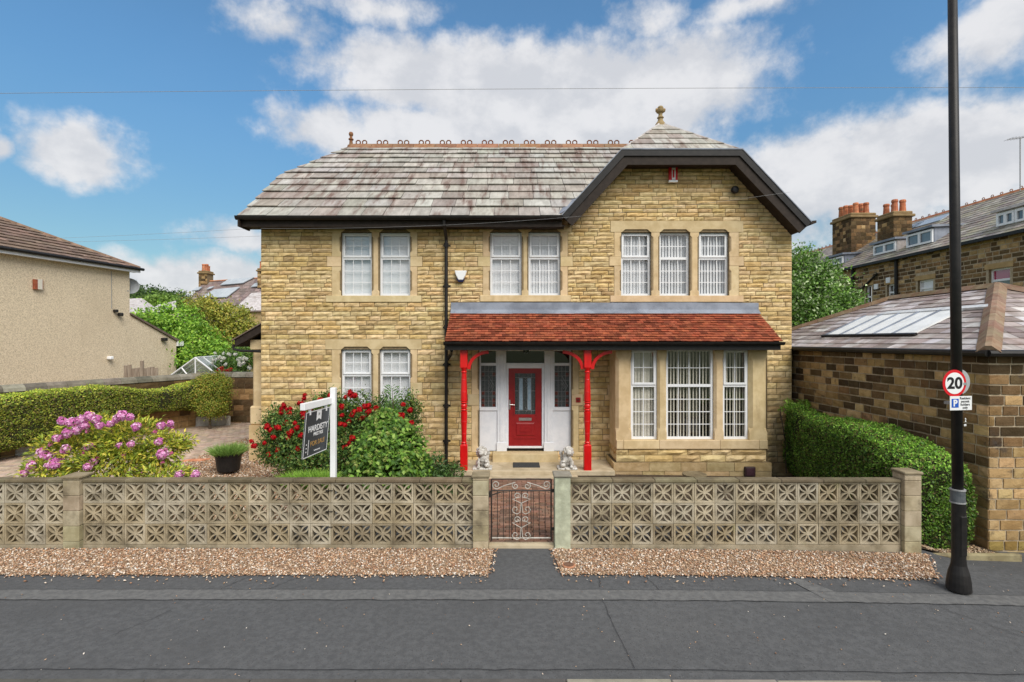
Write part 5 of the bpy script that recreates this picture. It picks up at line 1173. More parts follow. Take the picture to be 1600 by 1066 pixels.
# compound-leaved shoot before the window
sh = thing('ash_seedling', 'tall green shoot with paired leaflets rising before the window', 'plant', (FX(612, 10.9), -2.2, -.1))
pts = [PT(618, 690, 10.8), PT(617, 660, 10.75), PT(614, 630, 10.7), PT(612, 603, 10.7)]
MB().tube(pts, [.012, .01, .007, .004], 5).build('stem', M['bark'], sh)
Cs = []; Ds = []
for k in range(16):
    t = k/15; p = pts[1].lerp(pts[3], t)
    for s in (-1, 1):
        for q in range(3): Cs.append(p+Vector((s*(.05+.05*q)*(1.25-.4*t), rnd(-.06, .06), -.012*q+rnd(-.02, .02)))); Ds.append((s*.6, rnd(-.3, .3), .5))
Cs = np.array(Cs); Ds = np.array(Ds); n = len(Cs); leafmesh('foliage', Cs, Ds, np.tile([0, -.7, .7], (n, 1))+unit(n)*.3, .09, .035, pal([(.09, .17, .05), (.06, .13, .035)], n), M['leaf'], sh)
# hydrangea
hy = thing('hydrangea', 'rounded hydrangea bush with large green leaves and pale buds', 'shrub', (FX(612, 9.3), 9.3-CAMD, -.1))
HB = [pb3(590, 705, 9.35, .42, .45, .45), pb3(630, 700, 9.4, .40, .4, .45), pb3(605, 680, 9.6, .45, .4, .40), pb3(575, 735, 9.1, .40, .4, .3), pb3(640, 730, 9.2, .36, .4, .35), pb3(600, 660, 9.8, .28, .3, .26), pb3(607, 730, 9.0, .5, .4, .35)]
limbs(hy, (FX(612, 9.3), 9.3-CAMD, -.1), HB, .02, .2, 'stem', 3)
P, O, K = clumps(HB, 7500, 5, .10, .45); n = len(P)
leafmesh('foliage', P, O*.5+unit(n)*.8+np.array([0, -.1, -.3]), O*.7+unit(n)*.45+np.array([0, -.3, .8]), .075+.045*RNG.random((n, 1)), .062, pal([(.10, .20, .028), (.14, .26, .035), (.07, .15, .025), (.20, .30, .06), (.05, .11, .02)], n, .25), M['leaf'], hy, .14, .12)
HYF = [flower_mesh('flower_head', 26, .042, .026, .024, [(.42, .48, .13), (.52, .55, .22), (.34, .42, .10)], .5) for _ in range(2)]
hp = []
for _ in range(46):
    b = random.choice(HB); u = Vector((rnd(-1, 1), -rnd(.35, 1), rnd(-.1, 1))).normalized(); hp.append((b[0]+u.x*b[3]*1.03, b[1]+u.y*b[4]*1.03, b[2]+u.z*b[5]*1.05))
blooms(hy, 'flower_head', HYF, hp, (.7, 1.2))
# low plants by the porch
fn = plant('low_fern', 'dark low leafy plant between hydrangea and the porch post', 'plant', (FX(690, 10.4), 10.4-CAMD, -.18), [pb3(680, 728, 10.2, .35, .3, .18), pb3(700, 738, 10.3, .3, .3, .16), pb3(668, 745, 9.8, .4, .3, .15), pb3(690, 752, 9.7, .4, .3, .15)], 2600, .09, [(.05, .11, .025), (.03, .07, .018), (.08, .14, .035)], .1, .012, per=22, cr=.1, aspect=.3)
def blades(name, parent, cx, cy, z0, n, rad, h, cols, wd=.006, lean=.5, ry=1):
    a = RNG.random(n)*6.283; q = np.sqrt(RNG.random(n))*rad; B = np.c_[cx+q*np.cos(a), cy+q*np.sin(a)*ry, np.full(n, z0)]
    hh = h*(.5+.6*RNG.random((n, 1))); d_ = unit(n)*lean; d_[:, 2] = 1; d_[:, :2] += (np.c_[np.cos(a), np.sin(a)]*(q/rad)[:, None])*lean; d_ /= np.linalg.norm(d_, axis=1)[:, None]
    s_ = np.cross(d_, unit(n)); s_ /= np.linalg.norm(s_, axis=1)[:, None]; s_ *= wd; M_ = B+d_*hh*.6; T_ = B+d_*hh+np.c_[d_[:, :2]*hh*.25, np.zeros(n)]
    V = np.stack([B-s_, B+s_, M_+s_*.8, M_-s_*.8, T_], 1).reshape(-1, 3); i = 5*np.arange(n)[:, None]
    F = np.stack([i+[[0, 1, 2]], i+[[0, 2, 3]], i+[[3, 2, 4]]], 1).reshape(-1, 3)
    return link(name, npmesh(name, V, F, M['leaf'], np.repeat(pal(cols, n), 5, 0)), parent)
GC = [(.20, .36, .045), (.28, .44, .07), (.14, .27, .035)]
o = thing('grass_clump', 'bright green clump of fine leaves beside the for sale post', 'plant', (FX(480, 8.3), 8.3-CAMD, .0)); cz = FZ(756, 8.3)-.05
blades('foliage', o, FX(482, 8.35), 8.35-CAMD, cz, 2600, .38, .26, GC, .005, .7, .6)
# plant pot
pot = thing('plant_pot', 'black plastic pot of feathery green plants on the garden gravel', 'plant pot', (FX(357, 12.1), -1.0, zg(-6.7, -1)))
c = (FX(357, 12.1), -1.0, FZ(735, 12.1)); MB().lathe([(.23, 0), (.24, .02), (.285, .36), (.30, .36), (.31, .41), (.28, .41), (.265, .35), (.0, .34)], c, 24).build('pot', M['black'], pot)
blades('foliage', pot, c[0], c[1], c[2]+.33, 1500, .25, .34, [(.16, .28, .06), (.24, .36, .10), (.12, .21, .045)], .007, .75)
MB().lathe([(.0, .34), (.26, .345), (.0, .36)], c, 16).build('compost', M['soil'], pot)
o = thing('terracotta_slab', 'flat broken terracotta slab lying on the garden gravel', 'slab', (FX(300, 13.5), .4, -.2))
c0 = PT(303, 702, 13.3); zq = zg(c0.x, c0.y)+.03
MB().prism([(c0.x-.35, c0.y-.1, zq), (c0.x+.2, c0.y-.02, zq), (c0.x+.32, c0.y+.2, zq), (c0.x-.2, c0.y+.12, zq)], (0, 0, .03), tj((1.3, 1.1, 1.0))).build('slab_piece', M['terra'], o)

# ------------------------------------------------------------------ clipped hedge by the outbuilding
def hedge(name, label, sections, n, leaf, cols, topbias=.4, closed=True):
    """sections: list of (y, xl, xr, z0, z1) loops; superellipse cross-sections covered in small leaves over a dark twig core"""
    root = thing(name, label, 'hedge', ((sections[0][1]+sections[0][2])/2, sections[0][0], sections[0][3]))
    core = MB(); nn = 14; V = []
    def ring(s, k):
        y, xl, xr, z0, z1 = s[:5]; cx, rx, cz, rz = (xl+xr)/2, (xr-xl)/2*k, (z0+z1)/2, (z1-z0)/2*k; out = []
        for i in range(nn):
            a = 2*math.pi*i/nn; c_, s_ = math.cos(a), math.sin(a); e = .45
            out.append(((cx+rx*abs(c_)**e*(1 if c_ >= 0 else -1)), (y if len(s) < 6 else y), cz+rz*abs(s_)**e*(1 if s_ >= 0 else -1)))
        return out
    for i, s in enumerate(sections): V += [(p[0], p[1]+(.07 if i == 0 else -.07 if i == len(sections)-1 else 0), p[2]) for p in ring(s, .93)]
    F = [(i*nn+k, i*nn+(k+1) % nn, (i+1)*nn+(k+1) % nn, (i+1)*nn+k) for i in range(len(sections)-1) for k in range(nn)]
    F += [tuple(range(nn)), tuple(range((len(sections)-1)*nn, len(sections)*nn))]
    core.add(V, F).build('twigs', M['core'], root)
    full = []
    for s in sections: full += ring(s, 1.0)
    full = np.array(full).reshape(len(sections), nn, 3)
    # area-weighted samples over the surface
    quads = [(full[i, k], full[i, (k+1) % nn], full[i+1, (k+1) % nn], full[i+1, k]) for i in range(len(sections)-1) for k in range(nn)]
    cap0 = full[0].mean(0); cap1 = full[-1].mean(0)
    quads += [(full[0, k], full[0, (k+1) % nn], cap0, cap0) for k in range(nn)]+[(full[-1, k], full[-1, (k+1) % nn], cap1, cap1) for k in range(nn)]
    Q = np.array(quads); A = np.linalg.norm(np.cross(Q[:, 2]-Q[:, 0], Q[:, 3]-Q[:, 1]), axis=1)/2
    idx = RNG.choice(len(Q), n, p=A/A.sum()); s, t = RNG.random((n, 1)), RNG.random((n, 1)); q = Q[idx]
    P = (q[:, 0]*(1-s)+q[:, 1]*s)*(1-t)+(q[:, 3]*(1-s)+q[:, 2]*s)*t
    ctr = full.reshape(-1, 3).mean(0); Nn = np.cross(q[:, 1]-q[:, 0]+1e-9, q[:, 3]-q[:, 0]+(q[:, 2]-q[:, 1])+1e-9); Nn /= np.maximum(1e-6, np.linalg.norm(Nn, axis=1))[:, None]
    sec_c = full.mean(1)[np.clip(np.searchsorted(full[:, 0, 1], P[:, 1]) if full[0, 0, 1] < full[-1, 0, 1] else 0, 0, len(full)-1)]
    cap_ = idx >= len(quads)-2*nn; flip = np.einsum('ij,ij->i', Nn, np.where(cap_[:, None], P-ctr, P-sec_c)) < 0; Nn[flip] *= -1
    lump = np.array([noise.noise(Vector(p)*2.2)*.05+noise.noise(Vector(p)*7)*.035 for p in P])
    P = P+Nn*(lump+RNG.normal(0, .018, n)-.01)[:, None]
    D_ = unit(n)+Nn*.55+np.array([0, 0, .35]); N_ = Nn+unit(n)*.75
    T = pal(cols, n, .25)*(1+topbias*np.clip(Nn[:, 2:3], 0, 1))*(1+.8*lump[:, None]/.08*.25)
    L = leaf*(.6+.8*RNG.random((n, 1)))
    leafmesh('foliage', P, D_, N_, L, L*.55, np.clip(T, .005, 1), M['leaf'], root)
    return root
hs_ = []
for D in (7.85, 8.0, 8.3, 8.8, 9.5, 10.3, 11.2, 12.0, 12.6, 12.85):
    t = (D-7.85)/5; k = (.70 if t < .01 else .86 if t < .04 else .95 if t < .12 else 1) if t < .97 else .78
    xl = 5.95+t*.85; xr = 7.28-.06*t; c_ = (xl+xr)/2; w_ = (xr-xl)/2*k
    ztop = 1.33+.06*math.sin(D*2.1)-(.34 if t < .01 else .17 if t < .04 else .07 if t < .12 else 0)-(.1 if t > .98 else 0)
    hs_.append((D-CAMD, c_-w_, c_+w_, -.3, ztop))
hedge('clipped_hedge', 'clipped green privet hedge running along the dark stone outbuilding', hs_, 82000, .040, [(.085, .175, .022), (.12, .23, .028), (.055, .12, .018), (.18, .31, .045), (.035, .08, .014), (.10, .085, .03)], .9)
o = plant('sapling', 'bright yellow-green new growth at the far end of the clipped hedge', 'plant', (6.75, -.5, -.2), [pb3(1248, 633, 12.6, .3, .2, .1), pb3(1232, 640, 12.7, .15, .2, .12)], 420, .07, [(.22, .40, .05), (.30, .46, .09)], 1.4, .012, per=14, cr=.08)
bed = quadsheet('planting_bed', (5.80, -5.62), (7.45, -5.45), (7.5, -4.4), (5.85, -4.4), 6, 6, .03, M['soil']); tag(bed, kind='structure')
lt = pebbles('leaf_litter', [((5.84, -5.55), (7.3, -5.4), (7.3, -5.0), (5.86, -5.0))], 1500, .035, M['pebble'], None, .035, [(.34, .22, .13), (.46, .33, .2), (.24, .15, .09), (.52, .42, .3)]); tag(lt, 'brown leaf litter in the bed at the foot of the clipped hedge', 'litter', kind='stuff')
MB().box(5.8, 7.4, -5.68, -5.6, -.4, zg(6.4, -5.6)+.07, (.8, .78, .6)).build('bed_edging', M['concrete'], bed, bevel=.01)
# ================================================================== neighbours
DARKS = [(.22, .20, .20), (.34, .30, .28), (.17, .155, .15), (.46, .40, .36), (.28, .26, .25), (.60, .52, .46)]
def soot(p_dark, lim=None):
    def f(u, w_):
        k = p_dark if lim is None else p_dark*sstep(lim[0], lim[1], w_)
        return tj(random.choice(DARKS), .2) if rnd(0, 1) < k else tj(random.choice([(1, .95, .88), (.82, .76, .68), (.92, .86, .74), (1.15, 1.1, 1.05), (.70, .62, .54), (.86, .78, .68)]), .1)
    return f
def hip_tiles(parent, a, b, m='terra', wd=.13, seg=.42, tint=(1, .92, .85)):
    a, b = Vector(a), Vector(b); L = (b-a).length; n = max(1, int(L/seg)); d_ = (b-a)/n; s = d_.cross(Vector((0, 0, 1))).normalized()*wd; u = s.cross(d_).normalized()
    if u.z < 0: u = -u
    for i in range(n):
        p = a+d_*i
        MB().prism([p-s-u*.055, p-s*.25+u*.05, p+s*.25+u*.05, p+s-u*.055], d_*.985, tj(tint, .16, .05)).build('ridge_tile', M[m], parent)
# ---- low stone outbuilding beside the house
ob_ = thing('stone_outbuilding', 'low dark stone outbuilding with hipped slate roof and skylight', 'outbuilding', (9.9, -2, -.3))
AX, AD = 7.45, 8.0; AY = AD-CAMD; kx = -.02; BD2 = 15.8; BY2 = BD2-CAMD; BX2 = AX+kx*(BD2-AD); RX = AX+5.0
EZ = 2.76
pale_m = mat('pale_mortar', (.36, .28, .18), (.50, .41, .29), 10, .95, .3, 60)
obw = MB().add([(AX, AY, -.7), (BX2, BY2, -.7), (BX2, BY2, EZ+.05), (AX, AY, EZ+.05), (RX, AY, -.7), (RX, AY, EZ+.05), (RX, BY2, -.7), (RX, BY2, EZ+.05)],
               [(0, 1, 2, 3), (0, 3, 5, 4), (4, 5, 7, 6), (1, 6, 7, 2)]).build('wall', pale_m, ob_)
sf = Frame((AX, AY, 0), (kx, 1, 0), (0, 0, 1), (-1, kx, 0)); ff = Frame((AX, AY, 0), (1, 0, 0), (0, 0, 1), (0, -1, 0))
lvs = [-.55]+lin(-.33, EZ-.17, 18)+[EZ]
stp = courses(sf, lvs, lambda a, b: (-.012, BD2-AD), [], .19, .46, .012, .012, soot(.62, (.55, 1.25)), gap=.026, nu=2, nw=2)
def front_t(u, w_):
    t = soot(.9, (.9, 1.2))(u, w_)
    return (t[0]*.9, t[1]*.98, t[2]*.7) if w_ < -.2 else t
stp += courses(ff, lvs, lambda a, b: (-.012, 5.0), [], .19, .44, .012, .012, front_t, gap=.026, nu=2, nw=2)
emit('stone', obw, stp, M['blackstone'], 300)
OH = .12; apx = Vector((AX+2.5, AY+2.5, 4.05)); bpx = Vector((AX+2.4, AY+5.3, 4.03))
c0 = Vector((AX-OH, AY-OH, EZ+.02)); c1 = Vector((RX+OH, AY-OH, EZ+.02)); c2 = Vector((RX+OH, BY2+OH, EZ+.02)); c3 = Vector((BX2-OH, BY2+OH, EZ+.02))
obr = MB().add([c0, c1, c2, c3, apx, bpx], [(0, 1, 4), (1, 2, 5, 4), (2, 3, 5), (3, 0, 4, 5)]).build('roof', M['slate_dark'], ob_)
OS = [(.78, .76, .75), (.64, .58, .55), (.9, .9, .92), (.52, .44, .41), (.72, .66, .62), (.46, .4, .38), (1.0, 1.0, 1.02)]
ot = lambda u, v: tj(random.choice(OS), .12, .03)
def plane_slates(parent, name, O, U, pts, nrow, wmin, wmax, m, tintf, limit=300, thick=.012, lift=.016, minpx=9, stagger=None, ratio=1.0):
    """cover a planar roof face given by world points with slates; O, U: eave origin and direction"""
    O, U = Vector(O), Vector(U).normalized(); far = max((Vector(p) for p in pts), key=lambda p: ((p-O)-U*((p-O).dot(U))).length); V = (far-O)-U*((far-O).dot(U)); L = V.length; N = U.cross(V).normalized()
    if N.z < 0: N = -N
    fr = Frame(O, U, V, N); reg = [((Vector(p)-O).dot(fr.U), (Vector(p)-O).dot(fr.W)) for p in pts]
    return emit(name, parent, slates(fr, reg, vrows(L, nrow, ratio), wmin, wmax, thick, lift, .04, tintf, stagger=stagger), m, limit, minpx)
plane_slates(obr, 'slate', c0, c3-c0, [c0, c3, bpx, apx], 13, .26, .44, M['slate_dark'], ot)
plane_slates(obr, 'slate', c0, c1-c0, [c0, c1, apx], 13, .26, .44, M['slate_dark'], ot, 120)
hip_tiles(obr, c0+Vector((0, 0, .05)), apx+Vector((0, 0, .06)), wd=.15, tint=(.55, .78, .92)); hip_tiles(obr, c1+Vector((0, 0, .05)), apx+Vector((0, 0, .06)), tint=(.52, .72, .84)); hip_tiles(obr, apx+Vector((0, 0, .05)), bpx+Vector((0, 0, .05)), tint=(.5, .72, .8)); hip_tiles(obr, c3+Vector((0, 0, .05)), bpx+Vector((0, 0, .05)), tint=(.5, .70, .76))
MB().tube([c0+Vector((-.03, -.03, -.02)), c3+Vector((-.03, 0, -.02))], .055, 8).build('gutter', M['black'], ob_); MB().tube([c0+Vector((-.03, -.03, -.02)), c1+Vector((0, -.03, -.02))], .055, 8).build('gutter', M['black'], ob_)
# patent-glazed skylight on the slope facing the house
nv = (bpx-c0).cross(c3-c0).normalized(); nv = nv if nv.z > 0 else -nv
Us = (c3-c0).normalized(); Vs = nv.cross(Us); Vs = Vs if Vs.z > 0 else -Vs
sk = MB(); skp = mat('wired_skylight_glass', (.70, .72, .72), (.82, .84, .84), 4, .5, .1, 30, spec=.6)
for i in range(5):
    u0, u1 = 2.1+.54*i, 2.1+.54*(i+1)-.05; v0, v1 = .62, 1.72
    P = [c0+Us*a+Vs*b+nv*.06 for a, b in ((u0, v0), (u1, v0), (u1, v1), (u0, v1))]
    MB().prism(P, -nv*.03).build('skylight_pane', skp, ob_); P = [c0+Us*a+Vs*b+nv*.085 for a, b in ((u1, v0-.02), (u1+.04, v0-.02), (u1+.04, v1), (u1, v1))]; MB().prism(P, -nv*.06).build('skylight_bar', M['lead'], ob_)
P = [c0+Us*a+Vs*b+nv*.075 for a, b in ((2.0, .56), (4.9, .56), (4.9, .62), (2.0, .62))]; MB().prism(P, -nv*.05).build('skylight_sill', M['black'], ob_)
P = [c0+Us*a+Vs*b+nv*.08 for a, b in ((1.5, 1.72), (4.4, 1.72), (4.2, 1.86), (1.55, 1.85))]; MB().prism(P, -nv*.05).build('skylight_flashing', mat('pale_lead', (.5, .52, .54), (.66, .68, .7), 8, .5), ob_)

# ---- terrace behind
te = thing('stone_terrace', 'long dark stone terrace with dormers and chimneys behind the outbuilding', 'terrace', (19, 12, -.2))
TX, TZ, TR = 18.3, 7.0, 4.0; TP = .64; tD0, tD1 = 15.0, 46.0
ty = lambda D: D-CAMD
def tD(px, X=TX): return X*800/(px-800)
holes = [(tD(1362), tD(1352.5), 446, 482), (tD(1397), tD(1386), 444, 470), (tD(1458), tD(1434), 437, 463), (tD(1578), tD(1545), 419, 456)]
hz = []
for a, b, y0, y1 in holes:
    Dm = (a+b)/2; hz.append((a, b, FZ(y1, Dm), FZ(y0, Dm)))
dd_ = sorted({tD0, tD1}|{v for h_ in hz for v in h_[:2]}); zz_ = sorted({-.5, TZ}|{v for h_ in hz for v in h_[2:]}); b = MB()
for p, q in zip(dd_[:-1], dd_[1:]):
    for r_, s_ in zip(zz_[:-1], zz_[1:]):
        if any(h_[0] < (p+q)/2 < h_[1] and h_[2] < (r_+s_)/2 < h_[3] for h_ in hz): continue
        b.add([(TX, ty(p), r_), (TX, ty(q), r_), (TX, ty(q), s_), (TX, ty(p), s_)], [(0, 1, 2, 3)])
b.add([(TX, ty(tD0), -.5), (TX+8, ty(tD0), -.5), (TX+8, ty(tD0), TZ), (TX+4, ty(tD0), TZ+4*TP), (TX, ty(tD0), TZ)], [(0, 1, 2, 3, 4)])
tw = b.build('wall', pale_m, te)
tf = Frame((TX, 0, 0), (0, 1, 0), (0, 0, 1), (-1, 0, 0))
tex = [(ty(h_[0])-.1, ty(h_[1])+.1, h_[2]-.12, h_[3]+.2) for h_ in hz]
tst = courses(tf, lin(2.0, TZ-.1, 27), lambda a, b: (ty(16.5), ty(36)), tex, .24, .46, .012, .02, lambda u, w_: soot(.86)(u, w_) if w_ < 6.3 else soot(.35)(u, w_), gap=.045, nu=2, nw=2)
emit('stone', tw, tst, M['blackstone'], 300, 8)
for k, h_ in enumerate(hz):
    win = bpy.data.objects.new('window', None); COL.objects.link(win); win.parent = te; win.location = (TX, ty(h_[0]), h_[2]); win.matrix_parent_inverse = Matrix.Translation(-woff(te))
    a, c_, z0, z1 = ty(h_[0]), ty(h_[1]), h_[2], h_[3]; x0 = TX+.10; f = MB(); t = .07; zm = (z0+z1)/2
    f.box(x0, x0+.06, a, a+t, z0, z1).box(x0, x0+.06, c_-t, c_, z0, z1).box(x0, x0+.06, a+t, c_-t, z0, z0+t).box(x0, x0+.06, a+t, c_-t, z1-t, z1).box(x0-.01, x0+.06, a+t, c_-t, zm-.04, zm+.04); f.build('frame', M['white'], win)
    MB().add([(x0+.04, a, z0), (x0+.04, c_, z0), (x0+.04, c_, z1), (x0+.04, a, z1)], [(0, 1, 2, 3)]).build('pane', M['glass'], win)
    MB().box(x0+.3, x0+1.5, a-.1, c_+.1, z0-.1, z1+.1).build('room', M['room'], win)
    if k == 3: MB().box(x0+.045, x0+.06, a+t, c_-t, zm, z1-t).build('magenta_blind', M['magenta'], win)
    if k == 2: MB().box(x0+.045, x0+.06, a+t, c_-t, zm-.3, z1-t).build('pale_blind', M['blind'], win)
    MB().box(TX-.03, TX+.12, a-.15, c_+.15, z1, z1+.2, (.7, .62, .5)).build('lintel', M['ashlar'], win); MB().box(TX-.05, TX+.12, a-.1, c_+.1, z0-.12, z0, (.8, .72, .6)).build('sill', M['ashlar'], win)
    MB().add([(TX, a, z0), (TX+.3, a, z0), (TX+.3, a, z1), (TX, a, z1)], [(0, 1, 2, 3)]).add([(TX, c_, z0), (TX+.3, c_, z0), (TX+.3, c_, z1), (TX, c_, z1)], [(0, 1, 2, 3)]).build('reveal', M['mortar'], win)
e0 = Vector((TX-.25, ty(tD0), TZ-.12)); e1 = Vector((TX-.25, ty(tD1), TZ-.12)); r0 = Vector((TX+TR, ty(tD0), TZ+TR*TP)); r1 = Vector((TX+TR, ty(tD1), TZ+TR*TP)); k0 = Vector((TX+8.2, ty(tD0), TZ)); k1 = Vector((TX+8.2, ty(tD1), TZ))
tr = MB().add([e0, e1, r1, r0, k0, k1], [(0, 1, 2, 3), (3, 2, 5, 4)]).build('roof', M['slate_dark'], te)
TS = [(.62, .60, .52), (.52, .49, .44), (.72, .70, .62), (.56, .55, .40), (.46, .42, .38), (.66, .66, .50)]
plane_slates(tr, 'slate', e0, e1-e0, [e0, e1, r1, r0], 17, .28, .5, M['slate_dark'], lambda u, v: tj(random.choice(TS), .12, .04), 300, .014, .02, 8)
D_ = tD0
while D_ < 42:
    p = Vector((TX+TR, ty(D_), TZ+TR*TP)); MB().prism([p+Vector((-.16, 0, -.06)), p+Vector((-.03, 0, .07)), p+Vector((.03, 0, .07)), p+Vector((.16, 0, -.06))], (0, .44, 0), tj((.8, .66, .56), .15)).tube([p+Vector((0, .22+.07*math.cos(a), .12+.05*math.sin(a))) for a in [k*math.pi/3 for k in range(7)]], .02, 4, False, (.6, .5, .42)).build('ridge_tile', M['terra'], tr); D_ += .45
MB().box(TX-.36, TX-.22, ty(tD0), ty(tD1), TZ-.22, TZ-.1).build('gutter', M['black'], te); MB().box(TX-.22, TX-.02, ty(tD0), ty(tD1), TZ-.16, TZ-.12).build('soffit', M['brown'], te)
for px in (1400, 1332): D = tD(px, TX-.1); MB().tube([(TX-.1, ty(D), TZ-.2), (TX-.1, ty(D), 0)], .07, 8).build('downpipe', M['black'], te)
MB().tube([(TX-.08, ty(tD(1373)), FZ(428, tD(1373))), (TX-.08, ty(tD(1335)), FZ(464, tD(1335)))], .05, 6).build('waste_pipe', M['black'], te)
for px, py in ((1370, 448), (1389, 438)): D = tD(px); MB().box(TX-.06, TX, ty(D)-.13, ty(D)+.13, FZ(py, D)-.13, FZ(py, D)+.13).build('wall_vent', M['white'], te)
def dormer(px0, px1, ytop, ybot, lights, cheek='lead', roofx=2.4):
    XF = TX+.35; Da, Db = tD(px1, XF), tD(px0, XF); zt = FZ(ytop, Da); zb = TZ+.35*TP+.02; h = zt-zb
    root = bpy.data.objects.new('dormer', None); COL.objects.link(root); root.parent = te; root.location = (XF, ty(Da), zb); root.matrix_parent_inverse = Matrix.Translation(-woff(te))
    xb = XF+h/TP+.1
    MB().prism([(XF+.06, ty(Da), zb), (XF+.06, ty(Da), zt), (xb, ty(Da), zt+.06), (xb, ty(Da), zb+.0)], (0, Db-Da, 0)).build('dormer_body', M[cheek], root)
    MB().prism([(XF-.12, ty(Da)-.1, zt), (xb+.3, ty(Da)-.1, zt+.08), (xb+.3, ty(Da)-.1, zt+.16), (XF-.12, ty(Da)-.1, zt+.10)], (0, Db-Da+.2, 0)).build('dormer_roof', M['lead'] if cheek != 'white' else M['slate_dark'], root)
    for a, b in lights:
        D0, D1 = tD(b, XF), tD(a, XF); z0, z1 = zb+.1, zt-.06; f = MB(); t = .085; mid_ = (D0+D1)/2
        f.box(XF-.02, XF+.06, ty(D0), ty(D0)+t, z0, z1).box(XF-.02, XF+.06, ty(D1)-t, ty(D1), z0, z1).box(XF-.02, XF+.06, ty(D0)+t, ty(D1)-t, z0, z0+t).box(XF-.02, XF+.06, ty(D0)+t, ty(D1)-t, z1-t, z1).box(XF-.02, XF+.06, ty(mid_)-.06, ty(mid_)+.06, z0+t, z1-t)
        f.build('window_frame', M['white'], root); MB().box(XF+.035, XF+.05, ty(D0)+t, ty(D1)-t, z0+t, z1-t).build('window_pane', dmg, root)
dmg = mat('dormer_glass', (.10, .13, .16), (.16, .19, .22), 2, .06, spec=.9)
dormer(1556, 1620, 316, 355, [(1557, 1585), (1586, 1618)], 'white'); dormer(1416, 1458, 355, 388, [(1416.5, 1457)], 'lead'); dormer(1364, 1400, 374, 402, [(1365, 1399)], 'slate_dark'); dormer(1293, 1318, 398, 421, [(1293.5, 1317)], 'lead')
for (px, py, w_, h_) in ((1470, 342, 2.2, .7), (1432, 352, 1.4, .6)):
    Xr = TX+2.9; D = tD(px, Xr); z = TZ+2.9*TP; Vr = Vector((1, 0, TP)).normalized(); nr = Vector((-TP, 0, 1)).normalized(); o_ = Vector((Xr, ty(D), z))+nr*.09
    MB().prism([o_, o_+Vector((0, w_, 0)), o_+Vector((0, w_, 0))+Vr*h_, o_+Vr*h_], -nr*.05).build('rooflight', M['solar'], te)
def chimney(parent, px0, px1, ytop, ybot, X, npots, rows=1, tint=soot(.92)):
    cx = (px0+px1)/2; D = X*800/(cx-800); z1 = FZ(ytop, D); z0 = FZ(ybot, D)-.6; wd = (px1-px0)*D/800; wx, wy = wd*.62, wd*.75
    root = bpy.data.objects.new('chimney', None); COL.objects.link(root); root.parent = parent; root.location = (X, ty(D), z0); root.matrix_parent_inverse = Matrix.Translation(-woff(parent))
    x0, x1, y0, y1 = X-wx/2, X+wx/2, ty(D)-wy/2, ty(D)+wy/2
    MB().box(x0+.012, x1-.012, y0+.012, y1-.012, z0, z1-.3).build('chimney_core', M['mortar'], root)
    pcs = []
    lv = lin(z0, z1-.3, int((z1-.3-z0)/.2))
    pcs += courses(Frame((x0+.012, y0+.012, 0), (1, 0, 0), (0, 0, 1), (0, -1, 0)), lv, lambda a, b: (-.01, wx-.02), [], .22, .42, .012, .015, tint, gap=.02, nu=2)
    pcs += courses(Frame((x0+.012, y0+.012, 0), (0, 1, 0), (0, 0, 1), (-1, 0, 0)), lv, lambda a, b: (-.01, wy-.02), [], .22, .42, .012, .015, tint, gap=.02, nu=2)
    emit('stone', root, pcs, M['blackstone'], 150, 8, 'stone_mass')
    MB().box(x0-.1, x1+.1, y0-.1, y1+.1, z1-.3, z1-.16, (.42, .38, .32)).build('chimney_cap', M['ashlar'], root, bevel=.03); MB().box(x0-.02, x1+.02, y0-.02, y1+.02, z1-.16, z1, (.40, .36, .3)).build('chimney_flaunching', M['ashlar'], root, bevel=.04)
    nr = (npots+rows-1)//rows
    for r_ in range(rows):
        for i in range(nr):
            if r_*nr+i >= npots: break
            c = (X+(r_-.5*(rows-1))*wx*.42, y0+wy*(i+.5)/nr, z1-.02); hh = rnd(.5, .66)
            hh *= 1.12; MB().lathe([(.17, 0), (.18, .04), (.155, .08), (.13, hh*.75), (.155, hh*.82), (.155, hh*.92), (.13, hh), (.08, hh-.02)], c, 10, tint=tj((1.05, .78, .68), .15)).build('chimney_pot', M['terra'], root)
    return root
chimney(te, 1303, 1364, 338, 392, 20.5, 8, 2); chimney(te, 1374, 1421, 334, 372, 20.5, 4, 2, soot(.95))
# aerial on the terrace ridge
o = thing('tv_aerial', 'thin television aerial above the terrace ridge', 'aerial', (19.9, 6.9, 9.6))
ax_, ay_ = FX(1594, 22.3), 22.3-CAMD
MB().tube([(ax_, ay_, TZ+TR*TP-.1), (ax_, ay_, FZ(216, 22.3))], .022, 6).build('mast', M['came'], o)
MB().tube([(ax_-.55, ay_, FZ(218, 22.3)), (ax_+.3, ay_, FZ(214, 22.3))], .014, 5).build('boom', M['came'], o)
for k in range(6): MB().tube([(ax_-.5+.14*k, ay_-.22, FZ(217.6-.6*k, 22.3)), (ax_-.5+.14*k, ay_+.22, FZ(217.6-.6*k, 22.3))], .008, 4).build('element', M['came'], o)

